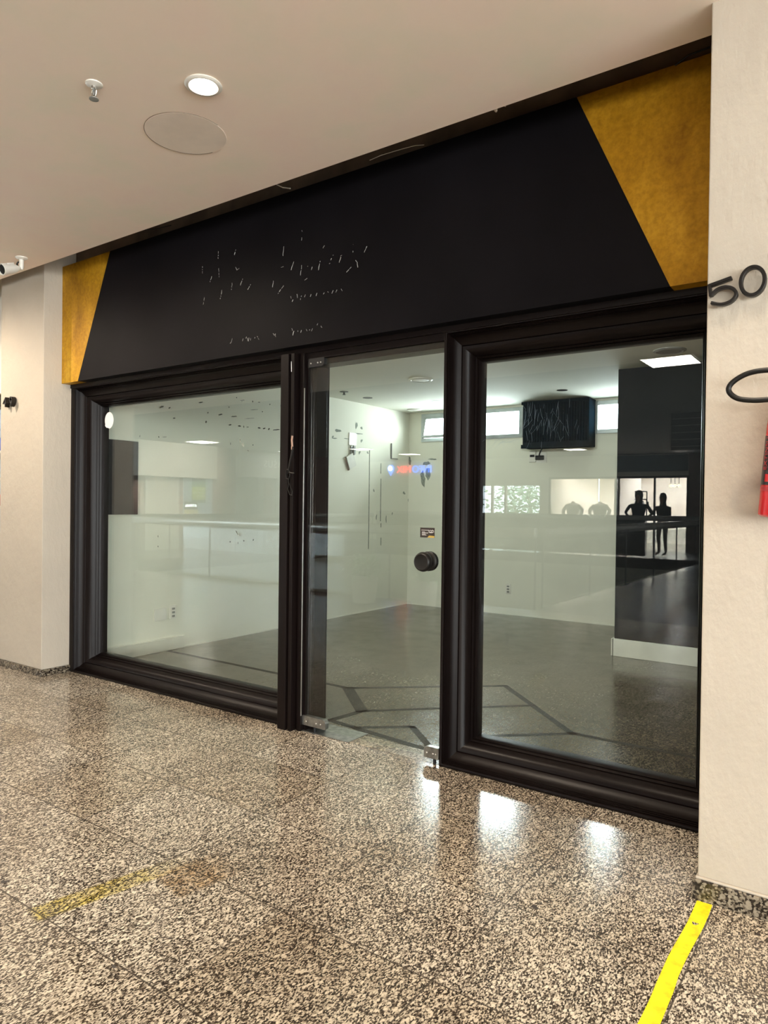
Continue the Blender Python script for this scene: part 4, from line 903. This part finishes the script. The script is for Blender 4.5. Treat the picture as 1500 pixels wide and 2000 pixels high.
bm = bm_new(); box(bm, -19.6, -19.4, -20.5, -12.5, 0, 3.2); struct('wall_far_shop', bm, M_greyplastic)
sg2 = thing('lit_shop_sign', (-15.4, -20.3, 2.7), 'glowing blue and red sign with a pin symbol reflected in the door glass', 'sign')
obj('blue_letters', text_bm('INFO', (-14.55, FY+.06, 2.72), (-1, 0, 0), (0, 0, 1), .40, .02), M_bluesign, sg2)
obj('red_letters', text_bm('MIX', (-15.52, FY+.06, 2.72), (-1, 0, 0), (0, 0, 1), .40, .02), M_redsign, sg2)
bm = bm_new(); prism(bm, [(-16.52+.15*math.cos(a), FY+.04, 2.90+.15*math.sin(a)) for a in [math.radians(-35+250*k/16) for k in range(17)]] + [(-16.52, FY+.04, 2.60)], (0, .03, 0)); obj('pin_shape', bm, M_bluesign, sg2)
bm = bm_new(); tube(bm, [(-16.52+.085*math.cos(2*math.pi*k/20), FY+.09, 2.90+.085*math.sin(2*math.pi*k/20)) for k in range(20)], .022, True, 8); lathe(bm, [(0, 0), (.03, 0), (.03, .02), (0, .02)], axis((-16.52, FY+.08, 2.90), (0, 1, 0)), 12, caps=False); obj('pin_ring', bm, M_whitesign, sg2)
# mall end walls (outside every view, close the space)
bm = bm_new(); box(bm, 9, 9.2, -12.5, 0.3, 0, .45); box(bm, 9, 9.2, -12.5, .3, 3.05, 3.2); box(bm, 9, 9.2, -.8, .3, .45, 3.05); box(bm, 9, 9.2, -12.5, -10.4, .45, 3.05); struct('wall_mall_right', bm, M_mall)
bm = bm_new(); box(bm, .5, 9, -12.7, -12.5, 0, .45); box(bm, .5, 9, -12.7, -12.5, 3.05, 3.2); box(bm, .5, .62, -12.7, -12.5, .45, 3.05); box(bm, 8.6, 9, -12.7, -12.5, .45, 3.05); struct('wall_mall_behind', bm, M_mall)
bm = bm_new(); box(bm, .5, .7, -20.6, -12.7, 0, 3.2); struct('wall_mall_side', bm, M_mall)
bm = bm_new()
for y in (-8, -5.6, -3.2): box(bm, 9.05, 9.12, y-.04, y+.04, .45, 3.05)
struct('added_window_9', bm, M_alu)  # unseen bars of the window added for the fill daylight at the end
bm = bm_new()
for x in (2.6, 4.6, 6.6): box(bm, x-.04, x+.04, -12.65, -12.55, .45, 3.05)
struct('added_window_10', bm, M_alu)  # unseen bars of the window added for the fill daylight behind
bm = bm_new(); box(bm, -20, -19.8, -13.2, .3, 0, 3.3); struct('wall_mall_end', bm, M_mall)
bm = bm_new(); box(bm, -24, VX, VY0-.02, VY0+.0, -3.7, -.3); box(bm, -24, VX, VY1, VY1+.02, -3.7, -.3); box(bm, VX, VX+.02, VY1, VY0, -3.7, -.3); box(bm, VXL-.02, VXL, VY1, VY0, -3.7, -.3); struct('wall_lower_level', bm, M_mall)

# planters by the near railing
def planter(x, y, lb, seed, n=120):
    rnd = random.Random(seed); t = thing('potted_plant', (x, y, 0), lb, 'plant')
    bm = bm_new(); lathe(bm, [(.13, 0), (.16, .02), (.19, .36), (.20, .40), (.17, .40), (.16, .36), (0, .35)], Matrix.Translation((x, y, 0.001)), 24, caps=False); obj('pot', bm, M_pot, t, smooth=True)
    bm = bm_new()
    for k in range(n):
        a = rnd.random()*6.28; el = rnd.uniform(.3, 1.3); ln = rnd.uniform(.25, .5); c = Vector((x, y, .38)); d = Vector((math.cos(a)*math.cos(el), math.sin(a)*math.cos(el), math.sin(el)))
        s = d.cross(Vector((0, 0, 1))).normalized()*rnd.uniform(.018, .035); p1 = c+d*ln*.5; p2 = c+d*ln*.85+Vector((0, 0, -.05)); p3 = c+d*ln+Vector((0, 0, -.14))
        vs = [bm.verts.new(q) for q in (c-s*.2, c+s*.2, p1+s, p2+s*.8, p3, p2-s*.8, p1-s)]
        bm.faces.new((vs[0], vs[1], vs[2], vs[6])); bm.faces.new((vs[6], vs[2], vs[3], vs[5])); bm.faces.new((vs[5], vs[3], vs[4]))
    obj('foliage', bm, M_leaf, t)
planter(-6.05, -4.70, 'bushy potted plant by the near railing, reflected left in the door glass', 1)
planter(-5.05, -4.70, 'bushy potted plant by the near railing, reflected beside the door knob', 2)

# two people on the far side and two shirted figures: continuous skinned bodies
def person(x, y, face, H, top, legs, lb, pose, hair_len=.28, phone=False):
    t = thing('person', (x, y, 0), lb, 'person'); k = H/1.75
    R = Matrix.Translation((x, y, 0.001)) @ Matrix.Rotation(face, 4, 'Z') @ Matrix.Scale(1.22, 4, (1, 0, 0))
    J = {'pel': (0, 0, .98), 'wai': (0, 0, 1.10), 'che': (0, 0, 1.30), 'nk': (0, 0, 1.46), 'nk2': (0, .01, 1.53), 'hd': (0, .02, 1.62), 'hd2': (0, .02, 1.70),
         'shL': (-.20, 0, 1.40), 'shR': (.20, 0, 1.40), 'hipL': (-.09, 0, .93), 'hipR': (.09, 0, .93), 'knL': (-.10, .02, .50), 'knR': (.10, .02, .50), 'anL': (-.10, -.02, .09), 'anR': (.10, -.02, .09), 'toL': (-.11, .14, .035), 'toR': (.11, .14, .035)}
    J.update(pose)
    rad = {'pel': (.155, .11), 'wai': (.15, .10), 'che': (.19, .11), 'nk': (.06, .06), 'nk2': (.05, .05), 'hd': (.078, .09), 'hd2': (.048, .055), 'shL': (.058, .058), 'shR': (.058, .058), 'elL': (.040, .040), 'elR': (.040, .040),
           'wrL': (.028, .028), 'wrR': (.028, .028), 'haL': (.030, .018), 'haR': (.030, .018), 'hipL': (.088, .088), 'hipR': (.088, .088), 'knL': (.056, .056), 'knR': (.056, .056), 'anL': (.038, .038), 'anR': (.038, .038), 'toL': (.035, .025), 'toR': (.035, .025)}
    E = [('pel', 'wai'), ('wai', 'che'), ('che', 'nk'), ('nk', 'nk2'), ('nk2', 'hd'), ('hd', 'hd2'), ('che', 'shL'), ('che', 'shR'), ('pel', 'hipL'), ('pel', 'hipR'), ('hipL', 'knL'), ('hipR', 'knR'), ('knL', 'anL'), ('knR', 'anR'), ('anL', 'toL'), ('anR', 'toR'),
         ('shL', 'elL'), ('elL', 'wrL'), ('wrL', 'haL'), ('shR', 'elR'), ('elR', 'wrR'), ('wrR', 'haR')]
    names = list(J); me = bpy.data.meshes.new('body'); co = [R @ (Vector(J[n])*k) for n in names]
    # five short finger chains at each hand
    ed = [(names.index(a), names.index(b)) for a, b in E]; rr = [tuple(q*k for q in rad[n]) for n in names]
    for s in 'LR':
        h = Vector(J['ha'+s]); wv = (h-Vector(J['wr'+s])).normalized(); sx, _ = frame_of(wv)
        for f in range(5):
            off = (f-2)*.017; ln = (.045, .075, .08, .072, .058)[f]
            q = h + sx*off + wv*ln*.55; q2 = h + sx*off*1.1 + wv*ln + Vector((0, 0, -.015))
            if f == 0: q = h + sx*(-.045) + wv*.01; q2 = h + sx*(-.055) + wv*.04
            i = len(co); co += [R @ (q*k), R @ (q2*k)]; rr += [(.009*k, .009*k), (.007*k, .007*k)]; ed += [(names.index('ha'+s), i), (i, i+1)]
    me.from_pydata([tuple(c) for c in co], ed, []); o = bpy.data.objects.new('body', me); COL.objects.link(o)
    md = o.modifiers.new('skin', 'SKIN'); o.modifiers.new('sub', 'SUBSURF').levels = 1; o.modifiers['sub'].render_levels = 1
    for i, q in enumerate(rr): me.skin_vertices[0].data[i].radius = q
    me.skin_vertices[0].data[0].use_root = True
    dg_ = bpy.context.evaluated_depsgraph_get(); m2 = bpy.data.meshes.new_from_object(o.evaluated_get(dg_)); bpy.data.objects.remove(o)
    m2.materials.clear()
    for mt in (M_skin, top, legs): m2.materials.append(mt)
    Ri = R.inverted()
    for p in m2.polygons:
        p.use_smooth = True; c = Ri @ p.center / k
        p.material_index = 0
        if c.z < 1.0 and abs(c.x) < .24: p.material_index = 2
        elif c.z < 1.47: p.material_index = 1
        for s in 'LR':
            if (c-Vector(J['ha'+s])).length < .10: p.material_index = 0
    b = bpy.data.objects.new('body', m2); COL.objects.link(b); put(b, t)
    bm = bm_new(); hd = Vector(J['hd2'])*k
    rings = [(.004, .120), (.040, .112), (.072, .090), (.098, .050), (.110, .0), (.110, -.05), (.098, -.10), (.088, -.15), (.100, -.20), (.105, -hair_len), (.06, -hair_len-.07)]
    seg = 16; vs = []
    for r_, h_ in rings:
        vs.append([bm.verts.new(R @ (hd + Vector((r_*math.cos(2*math.pi*q/seg)*.86, -.02+r_*.9*math.sin(2*math.pi*q/seg)*(1 if math.sin(2*math.pi*q/seg) < 0 else .55), h_))*k)) for q in range(seg)])
    for a, c in zip(vs, vs[1:]):
        for q in range(seg):
            ang = 2*math.pi*(q+.5)/seg
            bm.faces.new((a[q], a[(q+1) % seg], c[(q+1) % seg], c[q]))
    bm.faces.new(vs[0]); obj('hair', bm, M_hair, t, smooth=True)
    # facial features
    bm = bm_new(); fc = Vector(J['hd'])*k + Vector((0, .105*k, .03*k))
    for v_, s_ in (((-.03, 0, .03), .010), ((.03, 0, .03), .010), ((0, .012, 0), .013), ((0, 0, -.045), .016)):
        lathe(bm, [(0, -s_*k), (s_*k, 0), (0, s_*k)], R @ Matrix.Translation(fc + Vector(v_)*k), 8, caps=False)
    obj('facial_features', bm, M_skin, t, smooth=True)
    if phone:
        bm = bm_new(); h = Vector(J['haL'])*k; box(bm, -.038, .038, -.006, .006, -.01, .14, mat=R @ Matrix.Translation(h + Vector((0, .02, .02)))); ph = obj('mobile_phone', bm, M_darkplastic, bevel=.004)
        tag(ph, 'dark mobile phone held up by the second person', 'phone')
person(-5.86, -17.45, .2, 1.86, M_cloth1, M_jeans, 'person with dark hair and dark top, hand on hip, behind the far railing',
       {'elL': (-.34, -.05, 1.20), 'wrL': (-.20, .04, 1.04), 'haL': (-.15, .07, 1.02), 'elR': (.30, -.06, 1.18), 'wrR': (.20, .08, 1.03), 'haR': (.15, .12, 1.02)})
person(-5.36, -18.15, .5, 1.80, M_cloth2, M_cloth2, 'person in black with long hair holding up a phone behind the far railing',
       {'elL': (-.22, .12, 1.18), 'wrL': (-.20, .30, 1.34), 'haL': (-.19, .33, 1.40), 'elR': (.21, .0, 1.13), 'wrR': (.20, .12, .95), 'haR': (.19, .16, .88)}, hair_len=.40, phone=True)
def mannequin(x, y, lb):
    t = thing('mannequin', (x, y, 0), lb, 'mannequin')
    bm = bm_new(); R = Matrix.Translation((x, y, 0.001))
    lathe(bm, [(.16, 0), (.16, .02), (.02, .03), (.02, .95)], R, 20); obj('stand', bm, M_darkplastic, t)
    bm = bm_new(); m = R @ Matrix.Scale(.62, 4, (0, 1, 0))
    lathe(bm, [(.20, .92), (.24, 1.0), (.22, 1.15), (.25, 1.35), (.25, 1.48), (.16, 1.55), (.08, 1.57), (.07, 1.62)], m, 24)
    for s in (-1, 1): tube(bm, [(x+s*.19, y, 1.49), (x+s*.36, y+.03, 1.30), (x+s*.30, y+.12, 1.08)], [.08, .07, .06], seg=12)
    obj('white_shirt', bm, M_cloth3, t, smooth=True)
mannequin(-9.25, -21.3, 'mannequin in a white shirt nearest the far mall window'); mannequin(-8.3, -21.4, 'mannequin in a white shirt nearest the standing people')
